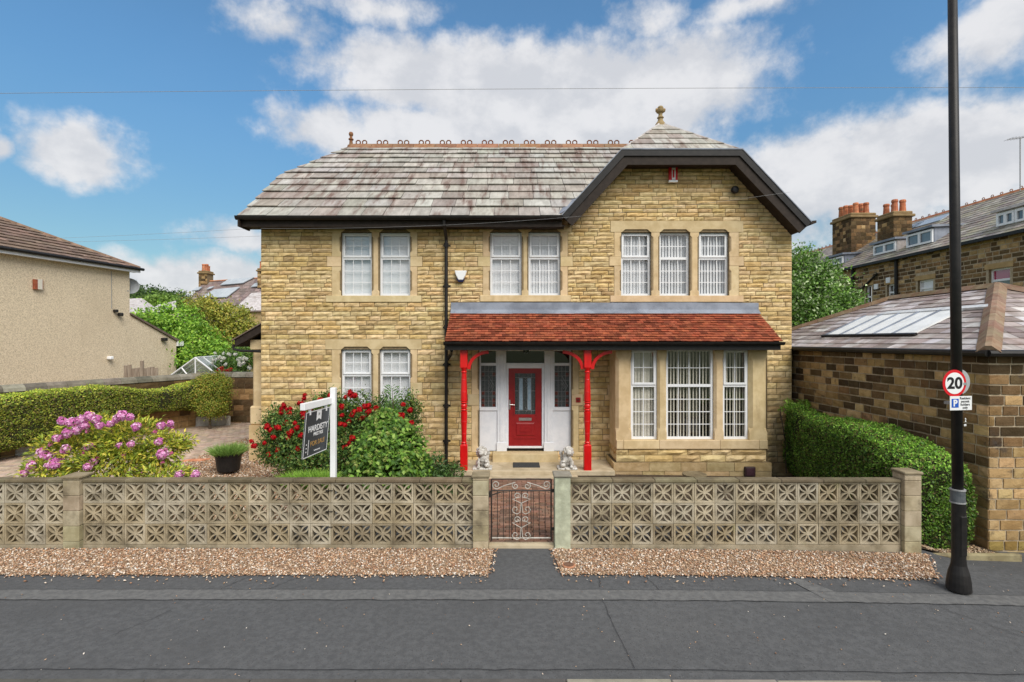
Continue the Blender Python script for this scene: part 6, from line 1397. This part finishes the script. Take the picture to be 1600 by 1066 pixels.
# ---- pebble-dashed neighbour across the drive
nb = thing('pebbledash_house', 'cream pebbledash house with brown tiled hipped roof beyond the garden wall', 'house', (-16.5, 6, -.2))
nC = Vector((-15.93, 21.33-CAMD, 0)); nd = Vector((.184, 1, 0)).normalized(); nn_ = Vector((nd.y, -nd.x, 0))      # along the wall away from the street; outward
nE = 5.95; nA = nC-nd*9.0; nx_ = -nn_*9
def npnt(p, z): return Vector((p.x, p.y, z))
nl = nC+nd*2.35; b = MB()
b.add([npnt(nA, -.4), npnt(nC, -.4), npnt(nC, nE), npnt(nA, nE)], [(0, 1, 2, 3)]); b.add([npnt(nC, -.4), npnt(nl, -.4), npnt(nl, 2.95), npnt(nC, 4.05)], [(0, 1, 2, 3)])
b.add([npnt(nC, -.4), npnt(nC+nx_, -.4), npnt(nC+nx_, nE), npnt(nC, nE)], [(0, 1, 2, 3)]); b.add([npnt(nA, -.4), npnt(nA+nx_, -.4), npnt(nA+nx_, nE), npnt(nA, nE)], [(0, 1, 2, 3)]); b.add([npnt(nl, -.4), npnt(nl+nx_, -.4), npnt(nl+nx_, 2.95), npnt(nl, 2.95)], [(0, 1, 2, 3)])
b.build('wall', M['render'], nb)
ov = .25; ez = nE+.02; q0 = npnt(nA+nn_*ov-nd*ov, ez); q1 = npnt(nC+nn_*ov+nd*ov, ez); q2 = npnt(nC+nx_-nn_*ov+nd*ov, ez); q3 = npnt(nA+nx_-nn_*ov-nd*ov, ez)
hb = 4.55; rz = ez+hb*math.tan(R(27)); t0 = npnt(nA+nn_*ov-nd*ov+nd*hb-nn_*hb, rz); t1_ = npnt(nC+nn_*ov+nd*ov-nd*hb-nn_*hb, rz)
nbr = MB().add([q0, q1, q2, q3, t0, t1_], [(0, 1, 5, 4), (1, 2, 5), (2, 3, 4, 5), (3, 0, 4)]).build('roof', M['contile'], nb)
plane_slates(nbr, 'tile', q0, q1-q0, [q0, q1, t1_, t0], 15, .298, .302, M['contile'], lambda u, v: tj(random.choice([(1.25, 1.2, 1.15), (1.05, 1.0, .95), (1.45, 1.38, 1.3)]), .12, .04), 300, .03, .045, 8, .15)
hip_tiles(nbr, q1+Vector((0, 0, .06)), t1_+Vector((0, 0, .06)), 'contile', .14, .4, (1.3, 1.15, .95))
MB().prism([npnt(nA+nn_*(ov-.02), nE-.14), npnt(nA+nn_*(ov+.02), nE-.14), npnt(nA+nn_*(ov+.02), nE), npnt(nA+nn_*(ov-.02), nE)], nd*(9+.25)).build('fascia', M['whitewood'], nb)
MB().prism([npnt(nA, nE-.13), npnt(nA+nn_*ov, nE-.13), npnt(nA+nn_*ov, nE-.11), npnt(nA, nE-.11)], nd*9.2).build('soffit', M['whitewood'], nb)
MB().tube([npnt(nA+nn_*(ov+.07), nE+.01), npnt(nC+nn_*(ov+.07)+nd*.35, nE+.01)], .06, 8).build('gutter', M['black'], nb)
MB().prism([npnt(nC+nn_*.08, 4.05), npnt(nl+nn_*.08+nd*.12, 2.95-.06), npnt(nl+nn_*.08+nd*.12, 3.0), npnt(nC+nn_*.08, 4.12)], nx_).build('lean_to_roof', M['contile'], nb)
MB().prism([npnt(nl+nn_*.1+nd*.02, 2.72), npnt(nl+nn_*.1+nd*.32, 2.72), npnt(nl+nn_*.1+nd*.32, 2.95), npnt(nl+nn_*.1+nd*.02, 2.95)], nx_*.5).build('lean_to_fascia', M['white'], nb)
def wallpt(px, py, off=0):
    s = (px-800)/800; # ray x = s*D ; wall: nC + nd*t
    t = (s*(nC.y+CAMD)-nC.x)/(nd.x-s*nd.y); p = nC+nd*t; D = p.y+CAMD; return p+nn_*off+Vector((0, 0, FZ(py, D)))
def wallbox(name, px0, px1, py0, py1, d0, d1, m, parent, bev=0):
    A = [wallpt(px0, py0), wallpt(px1, py0), wallpt(px1, py1), wallpt(px0, py1)]; z0 = min(A[2].z, A[3].z); z1 = max(A[0].z, A[1].z); A = [npnt(A[3], z0), npnt(A[2], z0), npnt(A[1], z1), npnt(A[0], z1)]
    return MB().prism([p+nn_*d0 for p in A], nn_*(d1-d0)).build(name, M[m], parent, bevel=bev)
o = thing('alarm_box', 'red and cream alarm box on the pebbledash wall', 'alarm', wallpt(57, 444))
wallbox('red_side', 50.5, 55.5, 437, 452, .01, .10, 'tile', o); wallbox('cream_panel', 55.5, 63, 437, 452, .01, .10, 'blindcream', o); wallbox('red_edge', 63, 64, 437, 452, .01, .1, 'tile', o)
o = thing('security_light', 'paired black security lights on the pebbledash wall', 'light', wallpt(182, 490))
wallbox('lamp_body', 176, 181, 484, 488, .0, .15, 'black', o, .02); wallbox('lamp_head', 182, 187, 489, 494, .02, .22, 'black', o, .03)
o = thing('security_light', 'small black light at the low corner of the lean-to', 'light', wallpt(254, 530)); wallbox('lamp_head', 251, 257, 528, 533, .0, .2, 'black', o, .02)
o = thing('wall_camera', 'small white camera low on the pebbledash wall', 'camera', wallpt(169, 559)); wallbox('camera_body', 166, 172, 557, 562, .0, .2, 'white', o, .03)
MB().tube([wallpt(173.5, 424, .02), wallpt(173.8, 482, .02)], .012, 5).build('cable', M['came'], nb)
dsh = thing('satellite_dish', 'grey satellite dish on the far corner of the pebbledash house', 'dish', npnt(nC, 5.2))
dc = PT(202, 447, 21.6); q = MB().lathe([(.0, .10), (.15, .085), (.28, .05), (.36, 0), (.355, -.012), (.27, .035), (.14, .07), (.0, .085)], (0, 0, 0), 18)
mx = Vector((.62, -.72, .3)).to_track_quat('Z', 'Y').to_matrix(); q.V = [tuple(dc+mx @ Vector((v[0], v[1], -v[2]))) for v in q.V]; q.build('reflector', M['dishgrey'], dsh); MB().tube([dc, dc+Vector((-.1, .25, -.05)), npnt(nC+nn_*.02-nd*.1, dc.z-.25)], .025, 6).build('bracket', M['came'], dsh)
MB().tube([dc+Vector((0, 0, -.3)), dc+mx @ Vector((0, -.05, .42))], .012, 5).build('feed_arm', M['came'], dsh)

# ---- boundary wall with rounded coping
bw = thing('boundary_wall', 'dark weathered stone garden wall with rounded coping beside the drive', 'wall', (-12.5, 3, -.2))
W0, W1 = Vector((-14.6, -1.6, 0)), Vector((-11.25, 6.5, 0)); wu = (W1-W0).normalized(); wn = Vector((wu.y, -wu.x, 0)); wl = (W1-W0).length
MB().prism([npnt(W0, -.5), npnt(W0-wn*.35, -.5), npnt(W0-wn*.35, 1.55), npnt(W0, 1.55)], W1-W0).build('wall_core', M['mortar'], bw)
bwm = bpy.data.objects[bw.children[0].name]
wt = soot(.9, (.1, .9)); pcs = courses(Frame(W0, wu, (0, 0, 1), wn), lin(-.35, 1.55, 9), lambda a, b: (0, wl), [], .3, .7, .012, .02, wt, gap=.014, nu=2)
W2 = Vector((-8.6, 6.5, 0))
MB().box(W1.x, W2.x, 6.5, 6.85, -.5, 1.55).build('return_core', M['mortar'], bw)
pcs += courses(Frame(npnt(W1, 0), (1, 0, 0), (0, 0, 1), (0, -1, 0)), lin(-.35, 1.55, 9), lambda a, b: (0, 2.6), [], .3, .6, .012, .02, soot(.8), gap=.014, nu=2)
emit('stone', bwm, pcs, M['blackstone'], 200)
def coping(P0, P1, n, side):
    d_ = (P1-P0)/n
    for i in range(n):
        p = P0+d_*i; P = []
        for k in range(7): a = math.pi*k/6; P.append(p-side*.175+side*.21*math.cos(a)+Vector((0, 0, 1.55+.02+.19*math.sin(a))))
        MB().prism(P, d_*.985, tj((.46, .42, .37), .35)).build('coping_stone', M['concgrey'], bw)
coping(W0, W1, 18, wn); coping(W1, W2, 5, Vector((0, -1, 0)))
# stone planters and the hedge trained along the wall
def planter(px0, px1, py0, py1, label):
    z = -.12; D0 = (CAMH-z)*800/(py1-533); p = Vector((FX(px0, D0), D0-CAMD, 0)); o = thing('stone_planter', label, 'planter', (p.x, p.y, z), 'stone planters along the drive')
    L = (px1-px0)*D0/800*1.05; h_ = (py1-py0)*D0/800*.8; q = p+wu*.25+Vector((1, 0, 0))*L*.9
    f = MB(); dep = -wn*.55
    MB().prism([npnt(p, z-.2), npnt(p+dep, z-.2), npnt(p+dep, z+h_), npnt(p, z+h_)], q-p, (1.2, 1.2, 1.2)).build('planter_box', M['concgrey'], o, bevel=.02); MB().prism([npnt(p+dep*.12, z+h_), npnt(p+dep*.88, z+h_), npnt(p+dep*.88, z+h_+.006), npnt(p+dep*.12, z+h_+.006)], (q-p)*.96).build('planter_soil', M['soil'], o)
planter(26, 72, 692, 709, 'pale stone planter under the long hedge by the drive'); planter(306, 354, 648, 664, 'pale stone planter under the rounded bush at the wall end')
HC = [(.16, .20, .03), (.11, .16, .024), (.24, .26, .04), (.07, .11, .02), (.30, .28, .045)]
th_ = []
for D, zt, z0 in ((12.7, 1.40, .1), (13.2, 1.50, .1), (13.8, 1.56, .15), (14.5, 1.60, .26), (15.2, 1.60, .38), (15.8, 1.56, .48), (16.4, 1.40, .56), (17.0, 1.31, .6), (17.6, 1.36, .6), (18.1, 1.48, .55), (18.5, 1.5, .5)):
    wx_ = -14.6+(D-CAMD+1.6)*(3.35/8.1); th_.append((D-CAMD, wx_+.02, wx_+(.95 if D < 16 else .8)+.06*math.sin(D*5), z0, zt))
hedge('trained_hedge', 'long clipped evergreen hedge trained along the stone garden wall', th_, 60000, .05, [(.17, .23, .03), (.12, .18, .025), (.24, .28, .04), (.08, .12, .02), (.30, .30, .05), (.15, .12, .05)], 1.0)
hb_ = [pb3(328, 612, 18.4, .72, .5, .55), pb3(335, 600, 18.5, .55, .5, .35), pb3(312, 622, 18.3, .55, .5, .4), pb3(332, 636, 18.2, .5, .4, .35)]
plant('rounded_bush', 'rounded yellow-green bush topping the end of the garden wall', 'bush', (FX(328, 18.2), 5.1, -.15), hb_, 30000, .055, [(.22, .28, .04), (.16, .22, .03), (.32, .33, .05), (.36, .27, .06), (.11, .16, .025)], .5, .04, per=30, cr=.14, shell=.35)
# ---- behind the wall
fnc = thing('wooden_fence', 'weathered grey plank fence before the pebbledash wall', 'fence', PT(222, 585, 19.8))
x = FX(196.5, 19.6)
while x < FX(249, 19.6):
    h_ = rnd(1.85, 2.05); MB().box(x, x+.135, 6.4, 6.43, .5, h_+.02).build('plank', M['wood'], fnc); x += .145
MB().box(FX(224, 19.6), FX(224, 19.6)+.1, 6.33, 6.4, .5, 2.2).build('fence_post', M['wood'], fnc)
gh = thing('greenhouse', 'small glass greenhouse with white frame behind the garden wall', 'greenhouse', (FX(300, 21), 8, 0))
gA, gB, gC_, gD_ = PT(262, 590, 20.6), PT(341, 587, 20.6), PT(305, 559, 20.6), None
gl_ = Vector((-.5, 2.4, 0)); zB = 1.3
for P in ([gA, gC_, gC_+gl_, gA+gl_], [gB, gC_, gC_+gl_, gB+gl_]): MB().add(P, [(0, 1, 2, 3)]).build('roof_glass', M['greenglass'], gh)
MB().add([gA, gB, gC_], [(0, 1, 2)]).build('gable_glass', M['greenglass'], gh)
for a, b in ((gA, gC_), (gB, gC_), (gA, gB), (gC_, gC_+gl_), (gA+gl_, gC_+gl_), (gB+gl_, gC_+gl_), (gA.lerp(gC_, .5)+gl_*0, gA.lerp(gB, .42)), (gC_, gA.lerp(gB, .55))): MB().tube([a, b], .028, 5).build('glazing_bar', M['white'], gh)
for k in (.33, .66): MB().tube([gA+gl_*k, gC_+gl_*k], .02, 5).build('glazing_bar', M['white'], gh); MB().tube([gB+gl_*k, gC_+gl_*k], .02, 5).build('glazing_bar', M['white'], gh)
MB().prism([gA+Vector((0, 0, -1.6)), gB+Vector((0, 0, -1.6)), gB, gA], gl_).build('greenhouse_base', M['greenglass'], gh)
LEAFY = dict(shell=.45)
plant('laurel_tree', 'bright green leafy tree behind the pebbledash lean-to', 'tree', (FX(265, 26), 13, 0), [pb3(245, 520, 25, 1.1, 1.0, .9), pb3(275, 505, 26, 1.2, 1.1, .9), pb3(300, 540, 25, 1.3, 1.0, 1.1), pb3(285, 560, 24.5, 1.2, 1, .8), pb3(330, 560, 24.5, 1.2, 1, .7), pb3(225, 500, 26, .6, .8, .4)], 16000, .15, [(.15, .30, .03), (.21, .37, .04), (.09, .20, .025), (.27, .42, .06)], 1.5, .14, per=40, cr=.36)
plant('olive_tree', 'yellow-green spreading tree before the houses with solar panels', 'tree', (FX(345, 29), 16, 0), [pb3(325, 490, 29, 1.1, 1, .7), pb3(355, 500, 29, 1.4, 1.1, .9), pb3(375, 520, 29, 1.1, 1, .9), pb3(310, 475, 30, .7, .8, .35), pb3(350, 530, 28.5, 1.5, 1, .9), pb3(390, 540, 28, .7, .7, .5)], 13000, .15, [(.23, .26, .04), (.30, .30, .05), (.16, .20, .035), (.34, .29, .06)], 1.8, .16, per=36, cr=.36)
plant('white_rose_bush', 'green bush dotted with white roses beside the side porch', 'bush', (FX(360, 22), 9, 0), [pb3(345, 568, 22.5, .8, .6, .5), pb3(375, 560, 22, .8, .6, .5), pb3(360, 575, 22, .9, .6, .45)], 6500, .09, [(.10, .19, .04), (.14, .24, .05), (.06, .12, .03)], .5, .05, per=30, cr=.2)
wrb = bpy.data.objects['white_rose_bush']
WF_ = [flower_mesh('white_bloom', 24, .075, .07, .06, [(.8, .8, .76), (.7, .7, .64)]) for _ in range(2)]
blooms(wrb, 'white_bloom', WF_, [tuple(PT(rnd(330, 390), rnd(550, 575), 21.2)) for _ in range(24)])
rfl = thing('red_flower_bed', 'low red flowers along the top of the garden wall end', 'flowers', PT(350, 580, 20)); RR = [flower_mesh('red_bloom', 20, .07, .06, .05, [(.5, .02, .02), (.6, .05, .06)]) for _ in range(2)]
blooms(rfl, 'red_bloom', RR, [tuple(PT(rnd(338, 362), rnd(575, 583), 20.4)) for _ in range(18)]); crown('foliage', [pb3(350, 584, 20.6, .5, .3, .2)], 900, .08, [(.07, .13, .03)], M['leaf'], rfl, per=20, cr=.15)
# houses far behind with solar panels
fh = thing('far_house', 'distant slate-roofed house with solar panels and red chimney pots', 'house', PT(350, 500, 46))
DR, DE = 48.0, 43.0
f0, f1, f3 = PT(263, 508, DE), PT(420, 502, DE), PT(319, 440, DR)
def onroof(px, py):
    rn_ = (f1-f0).cross(f3-f0); o_ = Vector((0, -CAMD, CAMH)); d_ = Vector(((px-800)/800, 1, -(py-533)/800)); return o_+d_*((f0-o_).dot(rn_)/d_.dot(rn_))
f2 = onroof(425, 433)
fhr = MB().add([f0, f1, f2, f3, f2+Vector((0, 5, -4.2)), PT(319, 440, DR)+Vector((-3, 5, -4.2))], [(0, 1, 2, 3), (3, 2, 4, 5)]).build('roof', M['slate_dark'], fh)
plane_slates(fhr, 'slate', f0, f1-f0, [f0, f1, f2, f3], 15, .35, .6, M['slate_dark'], lambda u, v: tj(random.choice([(.42, .34, .32), (.34, .28, .27), (.5, .42, .4)]), .12, .04), 0)
MB().prism([f0+Vector((0, .5, -.1)), f1+Vector((0, .5, -.1)), f1+Vector((0, .5, -5)), f0+Vector((0, .5, -5))], (0, 6, 0)).build('wall', M['blackstone'], fh)
hip_tiles(fhr, f3, f2, 'terra', .2, .5)
rn = (f1-f0).cross(f3-f0).normalized(); rn = rn if rn.z > 0 else -rn
for P in ([(345, 448), (380, 445), (398, 436), (358, 439)], [(314, 468), (355, 467), (376, 451), (336, 455)], [(301, 457), (311, 456), (317, 451), (308, 452)], [(324, 455), (331, 453), (336, 450), (329, 451)], [(393, 451), (405, 450), (409, 444), (400, 445)]):
    MB().prism([onroof(*p)+rn*.2 for p in P], -rn*.08).build('solar_panel' if len(P) and P[0][0] in (345, 314) else 'rooflight', M['solar'], fh)
chimney(fh, 311, 333, 424, 442, FX(322, 48), 4, 1, soot(.4))
fh2 = thing('far_house', 'distant slate roof and dark wall showing beside the house edge', 'house', PT(395, 500, 40))
g0, g1, g2, g3 = PT(362, 486, 37), PT(440, 484, 37), PT(440, 455, 40), PT(393, 458, 40)
MB().add([g0, g1, g2, g3], [(0, 1, 2, 3)]).build('roof', M['slate_dark'], fh2); MB().prism([g0+Vector((.6, .3, -.05)), g1+Vector((0, .3, -.05)), g1+Vector((0, .3, -4)), g0+Vector((.6, .3, -4))], (0, 3, 0)).build('wall', M['blackstone'], fh2); chimney(fh2, 402, 418, 420, 440, FX(410, 47), 2, 1, soot(.6))
fh3 = thing('far_house', 'distant grey hipped slate roofs behind the lean-to', 'house', PT(225, 490, 55))
u = [PT(188, 490, 52), PT(228, 488, 52), PT(244, 482, 56), PT(222, 466, 57), PT(196, 467, 57)]
MB().add([u[0], u[1], u[3], u[4]], [(0, 1, 2, 3)]).add([u[1], u[2], u[3]], [(0, 1, 2)]).build('roof', M['slate_dark'], fh3); MB().prism([u[0], u[1], u[1]+Vector((0, 0, -4)), u[0]+Vector((0, 0, -4))], (0, 5, 0)).build('wall', M['render'], fh3)
v = [PT(226, 490, 50), PT(275, 484, 50), PT(275, 470, 53), PT(248, 476, 53)]; MB().add(v, [(0, 1, 2, 3)]).build('side_roof', M['slate_dark'], fh3)
TC = [(.05, .10, .025), (.07, .13, .03), (.035, .075, .02), (.09, .15, .035)]
for k, (lab, bl, bx) in enumerate((('dark rounded tree beyond the satellite dish', [(205, 458), (198, 470)], 202), ('dark broad tree standing beyond the far hipped roofs', [(228, 462), (242, 465), (255, 470)], 240), ('pale green small tree before the dark distant trees', [(245, 475), (262, 474), (255, 480)], 255), ('low dark distant tree beside the far red chimneys', [(268, 470), (282, 472)], 275))):
    D = 85 if k != 2 else 62; plant('far_tree', lab, 'tree', (FX(bx, D), D-CAMD, 0), [pb3(a, b+4, D+rnd(-3, 3), 2.2 if k != 2 else 1.2, 2, 1.9 if k != 2 else .9) for a, b in bl], 3600, .38, TC if k != 2 else [(.13, .22, .04), (.17, .27, .05)], 5, .3, 'trees far behind the houses', per=24, cr=.8)
# hawthorn behind the house, right side
plant('hawthorn_tree', 'leafy hawthorn in pale blossom between the house and terrace', 'tree', (FX(1275, 19), 6.2, 0), [pb3(1262, 430, 18.5, 1.0, .9, .85), pb3(1280, 455, 18.5, 1.1, 1, .95), pb3(1255, 475, 18, 1.0, .9, 1.0), pb3(1300, 480, 18.5, 1.0, .9, .8), pb3(1265, 505, 18, 1.3, 1, .8), pb3(1248, 405, 19, .55, .6, .5), pb3(1305, 505, 18.5, 1.0, .9, .6)], 21000, .115, [(.11, .22, .04), (.16, .30, .05), (.07, .15, .03), (.36, .44, .26), (.06, .12, .025), (.13, .25, .045)], 1.6, .13, per=40, cr=.32, shell=.5)

# ================================================================== street furniture
lp = thing('street_lamp', 'tall black street lamp column with flared base on the pavement', 'lamp post', (5.37, -6.92, -.05))
LD = 6.15; lz0 = FZ(921, LD); lpx = FX(1498, LD); lpy = LD-CAMD
def lpos(z): return (lpx-.0105*(z-lz0), lpy, z)
MB().lathe([(.125, 0), (.125, .02), (.12, .1), (.105, .2), (.078, .3), (.071, .38), (.070, 1.05)], (lpx, lpy, lz0), 20).build('lamp_base', M['black'], lp, smooth=False)
MB().tube([lpos(lz0+1.05), lpos(lz0+1.2)], [.074, .071], 20).build('collar', mat('grey_collar', (.07, .08, .09), (.12, .13, .14), 12, .5), lp)
for z in (1.05, 1.2): MB().tube([lpos(lz0+z-.008), lpos(lz0+z+.008)], .079, 20).build('collar_band', M['came'], lp)
MB().tube([lpos(lz0+1.2), lpos(lz0+4), lpos(lz0+8.2)], [.056, .053, .045], 20).build('column', M['black'], lp, smooth=True)
MB().tube([lpos(lz0+8.2), (lpx-.2, lpy-.3, lz0+8.6), (lpx-.4, lpy-1.2, lz0+8.75)], .03, 8).build('bracket_arm', M['black'], lp); MB().box(lpx-.52, lpx-.28, lpy-1.8, lpy-1.15, lz0+8.68, lz0+8.8).build('lantern', M['black'], lp, bevel=.03)
MB().box(lpx-.035, lpx+.045, lpy-.074, lpy-.05, lz0+.42, lz0+.9).build('access_door', M['black'], lp, bevel=.01)
sr = Vector((1, .14, 0)).normalized(); sn = Vector((sr.y, -sr.x, 0))
def disc(parent, name, c, r, d0, d1, m, n=40):
    P = [c+sr*r*math.cos(2*math.pi*k/n)+Vector((0, 0, r*math.sin(2*math.pi*k/n)))+sn*d0 for k in range(n)]; MB().prism(P, sn*(d1-d0)).build(name, M[m], parent)
SD = 6.05
ss1 = thing('speed_sign', 'round white and red 20 speed limit sign on the lamp column', 'sign', PT(1491, 599, SD)); c = PT(1491, 599, SD)
disc(ss1, 'sign_plate', c, .16, -.0, .004, 'signred'); disc(ss1, 'sign_face', c, .127, .004, .006, 'signwhite')
text('20', .185, M['ink'], ss1, c+sn*.0065+Vector((0, 0, -.004)), sr, (0, 0, 1), 'numeral', bold=.006, xs=1.12)
ss2 = thing('round_sign', 'grey back of a round sign behind the 20 sign', 'sign', PT(1497, 599, 6.3)); c2_ = PT(1497.5, 597, 6.28); disc(ss2, 'sign_plate', c2_, .16, -.0, .004, 'dishgrey')
ss3 = thing('parking_sign', 'small white resident permit holders only parking plate on the lamp column', 'sign', PT(1501, 630, SD)); c = PT(1501, 630, SD)
def splate(parent, name, u0, u1, v0, v1, d0, d1, m): MB().prism([c+sr*a+Vector((0, 0, b))+sn*d0 for a, b in ((u0, v0), (u1, v0), (u1, v1), (u0, v1))], sn*(d1-d0)).build(name, M[m], parent)
splate(ss3, 'sign_plate', -.148, .148, -.083, .083, 0, .004, 'signwhite'); splate(ss3, 'blue_square', -.128, -.032, -.052, .052, .004, .0055, 'signblue')
text('P', .105, M['signwhite'], ss3, c+sr*-.08+sn*.006+Vector((0, 0, -.002)), sr, (0, 0, 1), 'letter', bold=.004)
for i, t in enumerate(('Resident', 'permit', 'holders', 'only')): text(t, .042, M['ink'], ss3, c+sr*.056+sn*.0046+Vector((0, 0, .056-.037*i)), sr, (0, 0, 1), 'lettering', bold=.0006)
for z in (599, 630): q_ = PT(1491, z, LD); MB().box(q_.x-.07, q_.x+.07, lpy-.09, lpy+.065, q_.z-.015, q_.z+.015).build('sign_clip', M['came'], lp)
pn = lpos(FZ(658, LD)); text('2', .06, M['signwhite'], lp, (pn[0]+.045, lpy-.066, pn[2]+.02), (1, .5, 0), (0, 0, 1), 'column_number', bold=.002); text('cm', .045, M['signwhite'], lp, (pn[0]+.04, lpy-.066, pn[2]-.035), (1, .5, 0), (0, 0, 1), 'column_number', bold=.002)
# wires
def wire(label, P0, P1, sag, r=.006, n=24):
    P = [Vector(P0).lerp(Vector(P1), k/n)-Vector((0, 0, sag*4*(k/n)*(1-k/n))) for k in range(n+1)]
    o = MB().tube(P, r, 5).build('overhead_wire', M['came']); tag(o, label, 'wire')
wire('single overhead wire crossing the whole sky above the ridge', PT(-80, 147, 14), PT(1700, 137, 14), -.05, .006)
wire('upper of two telephone wires meeting the house eaves over the drive', PT(-60, 377, 22), PT(400, 357, 17), .05, .004)
wire('lower of two telephone wires meeting the house wall over the drive', PT(-60, 380, 22), PT(407, 369, 17), .05, .004)
wire('thin pale cable slung along the eaves to the gable', PT(408, 357, 12.45), PT(1236, 300, 12.4), .25, .0025)
